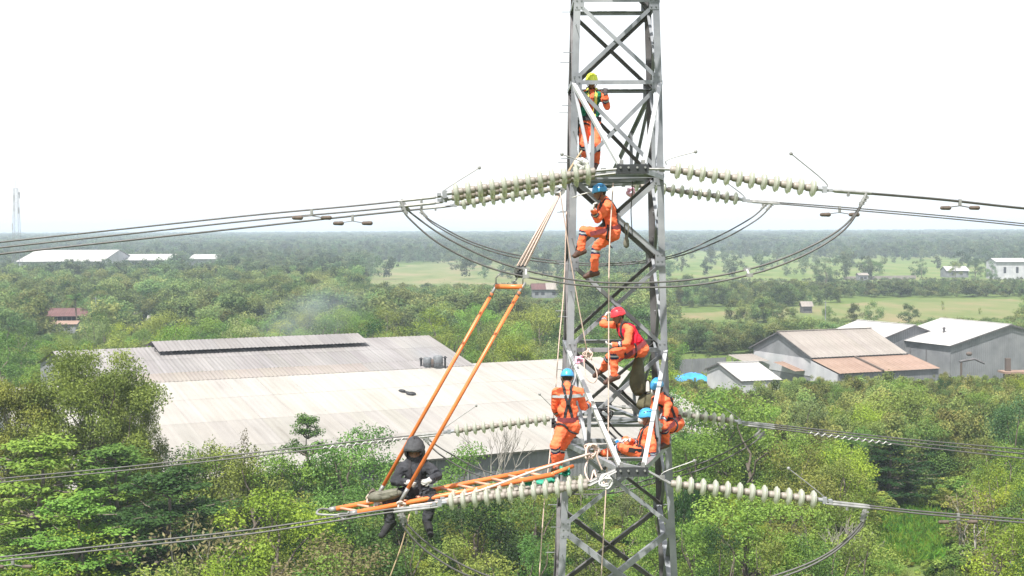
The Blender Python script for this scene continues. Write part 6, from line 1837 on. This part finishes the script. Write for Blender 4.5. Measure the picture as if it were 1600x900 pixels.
# standing on the ladder's end, back to the viewer
person('worker in orange with blue helmet standing on the ladder end, back to the viewer', 19.75, {
 'pel': (888, 663), 'neck': (886.5, 605, 0), 'head': (886.5, 591, 1), 'shA': (869, 613, 0), 'shB': (906, 613, 0),
 'elA': (866, 637, 1), 'wrA': (871, 648, 1), 'haA': (875, 646, 1), 'elB': (912, 637, 1), 'wrB': (920, 632, 1), 'haB': (925, 630, 1),
 'hiA': (879, 667, 0), 'hiB': (897, 667, 0), 'knA': (867, 697, -1, .38), 'knB': (877, 700, 1, .42), 'anA': (868, 729, 1, .36), 'anB': (873, 727, 0, .36), 'toA': (862, 734, 1, .18), 'toB': (868, 731, 1, .18)},
 (.1, 1, -.3), {'helmet': 'blue_helmet', 'body_face': (0, 1, 0), 'back_band': True, 'lan_side': -1})
# seated low in the arm, facing left
person('worker in orange with blue helmet sitting low in the lower arm, legs stretched left', 20.45, {
 'pel': (1006, 709), 'neck': (1014, 668, 0), 'head': (1010.5, 653, 0), 'shA': (1016, 676, -1, .19), 'shB': (1009, 674, 1, .19),
 'elA': (1020, 699, -1, .27), 'wrA': (1021, 718, 0, .23), 'haA': (1018, 728, 0), 'elB': (998, 694, 1), 'wrB': (983, 688, -1), 'haB': (976, 687, 0),
 'hiA': (1003, 711, -1), 'hiB': (1004, 710, 1), 'knA': (970, 700, -1, .40), 'knB': (978, 688, 1, .40), 'anA': (942, 709, 1, .36), 'anB': (956, 714, 1, .36), 'toA': (931, 706, 0, .14), 'toB': (944, 716, 0, .16)},
 (-1, -.1, -.15), {'helmet': 'blue_helmet', 'body_face': (-1, 0, .3), 'mask': True, 'lan_side': 1, 'belt': 'harness'})
# crouching at the right leg
person('worker in orange with blue helmet crouching by the right tower leg', 21.0, {
 'pel': (1053, 664), 'neck': (1033, 619, 0), 'head': (1027, 605, -1), 'shA': (1046, 626, -1, .19), 'shB': (1024, 624, -1, .19),
 'elA': (1040, 647, -1), 'wrA': (1033, 664, -1), 'haA': (1031, 671, 0), 'elB': (1020, 646, -1), 'wrB': (1028, 660, -1), 'haB': (1030, 668, 0),
 'hiA': (1052, 666, -1), 'hiB': (1050, 666, 1), 'knA': (1037, 667, -1, .38), 'knB': (1028, 665, -1, .38), 'anA': (1042, 692, 1, .36), 'anB': (1032, 694, 1, .36), 'toA': (1032, 696, -1, .17), 'toB': (1022, 698, -1, .17)},
 (-.55, -.75, -.45), {'helmet': 'blue_helmet', 'body_face': (-.7, -.6, 0), 'lan_side': 1})
# hooded lineman astride the ladder
person('hooded worker in charcoal suit and white gloves sitting on the ladder over the conductors', 19.62, {
 'pel': (650, 771), 'neck': (649, 722, 0), 'head': (648, 705, -1), 'shA': (629, 729, 0), 'shB': (669, 729, 0),
 'elA': (616, 752, -1), 'wrA': (638, 754, -1), 'haA': (648, 758, -1), 'elB': (684, 743, -1), 'wrB': (671, 751, -1), 'haB': (662, 754, -1),
 'hiA': (641, 775, 0), 'hiB': (659, 775, 0), 'knA': (606, 776, -1, .42), 'knB': (673, 774, -1, .36), 'anA': (609, 817, 1, .39), 'anB': (668, 814, 1, .38), 'toA': (594, 833, -1, .22), 'toB': (675, 833, -1, .22)},
 (0, -1, -.55), {'hood': True, 'suit': 'dark_suit', 'boot': 'boot_black', 'sleeve': True, 'bulk': 1.2, 'belt': 'harness', 'body_face': (0, -1, 0), 'scale': .98})
# ------------------------------------------------------------------ air: thin haze and the smoke over the hall
def volume_box(name, lo, hi, label):
    c = (V(lo) + V(hi)) / 2
    o = MB().box(c, tuple(V(hi) - V(lo))).build(name, None)
    return tag(o, label, None, None, 'stuff')
hz = volume_box('haze', (-11000, -11000, -1.0), (11000, 11000, 47.5), 'thin pale haze filling the air over the plain')
m = bpy.data.materials.new('haze_air'); m.use_nodes = True
nt = m.node_tree; nt.nodes.clear()
out = nt.nodes.new('ShaderNodeOutputMaterial'); pv = nt.nodes.new('ShaderNodeVolumePrincipled')
pv.inputs['Color'].default_value = (.74, .87, 1.0, 1); pv.inputs['Density'].default_value = 0.00030; pv.inputs['Anisotropy'].default_value = 0.0
nt.links.new(pv.outputs[0], out.inputs['Volume']); hz.data.materials.append(m)

def smoke(px, py, Y, rad, tilt, dens, label, seed):
    p = at(px, py, Y)
    me = bpy.data.meshes.new('smoke'); b = MB(); b.ell((0, 0, 0), rad, Matrix.Rotation(tilt, 3, 'Y'), 20, 14)
    me.from_pydata([tuple(v) for v in b.v], [], b.f); me.update()
    o = bpy.data.objects.new('smoke', me); col.objects.link(o); o.location = p
    tag(o, label, None, None, 'stuff')
    m = bpy.data.materials.new('smoke'); m.use_nodes = True; nt = m.node_tree; nt.nodes.clear(); N, L = nt.nodes, nt.links
    out = N.new('ShaderNodeOutputMaterial'); pv = N.new('ShaderNodeVolumePrincipled')
    tc = N.new('ShaderNodeTexCoord')
    mp = N.new('ShaderNodeMapping'); mp.vector_type = 'TEXTURE'; mp.inputs['Rotation'].default_value = (0, tilt, 0); mp.inputs['Scale'].default_value = rad
    L.new(tc.outputs['Object'], mp.inputs['Vector'])
    ln = N.new('ShaderNodeVectorMath'); ln.operation = 'LENGTH'; L.new(mp.outputs[0], ln.inputs[0])
    f = N.new('ShaderNodeMapRange'); f.interpolation_type = 'SMOOTHSTEP'; f.inputs['From Min'].default_value = 1.0; f.inputs['From Max'].default_value = .15; L.new(ln.outputs['Value'], f.inputs['Value'])
    n = N.new('ShaderNodeTexNoise'); n.inputs['Scale'].default_value = 1.9; n.inputs['Detail'].default_value = 4; L.new(mp.outputs[0], n.inputs['Vector'])
    r = N.new('ShaderNodeMapRange'); r.inputs['From Min'].default_value = .38; r.inputs['From Max'].default_value = .68; L.new(n.outputs['Fac'], r.inputs['Value'])
    m1 = N.new('ShaderNodeMath'); m1.operation = 'MULTIPLY'; L.new(f.outputs[0], m1.inputs[0]); L.new(r.outputs[0], m1.inputs[1])
    m2 = N.new('ShaderNodeMath'); m2.operation = 'MULTIPLY'; L.new(m1.outputs[0], m2.inputs[0]); m2.inputs[1].default_value = dens
    L.new(m2.outputs[0], pv.inputs['Density']); pv.inputs['Color'].default_value = (.74, .84, .97, 1); pv.inputs['Anisotropy'].default_value = .1
    L.new(pv.outputs[0], out.inputs['Volume']); me.materials.append(m)
smoke(480, 492, 163, (9.5, 4.5, 4.6), -.25, .10, 'thin bluish smoke drifting over the woods behind the grey hall', 1)
smoke(672, 556, 149.5, (3.6, 2.0, 1.5), .45, .22, 'bluish smoke rising from the hall roof by the tanks', 2)
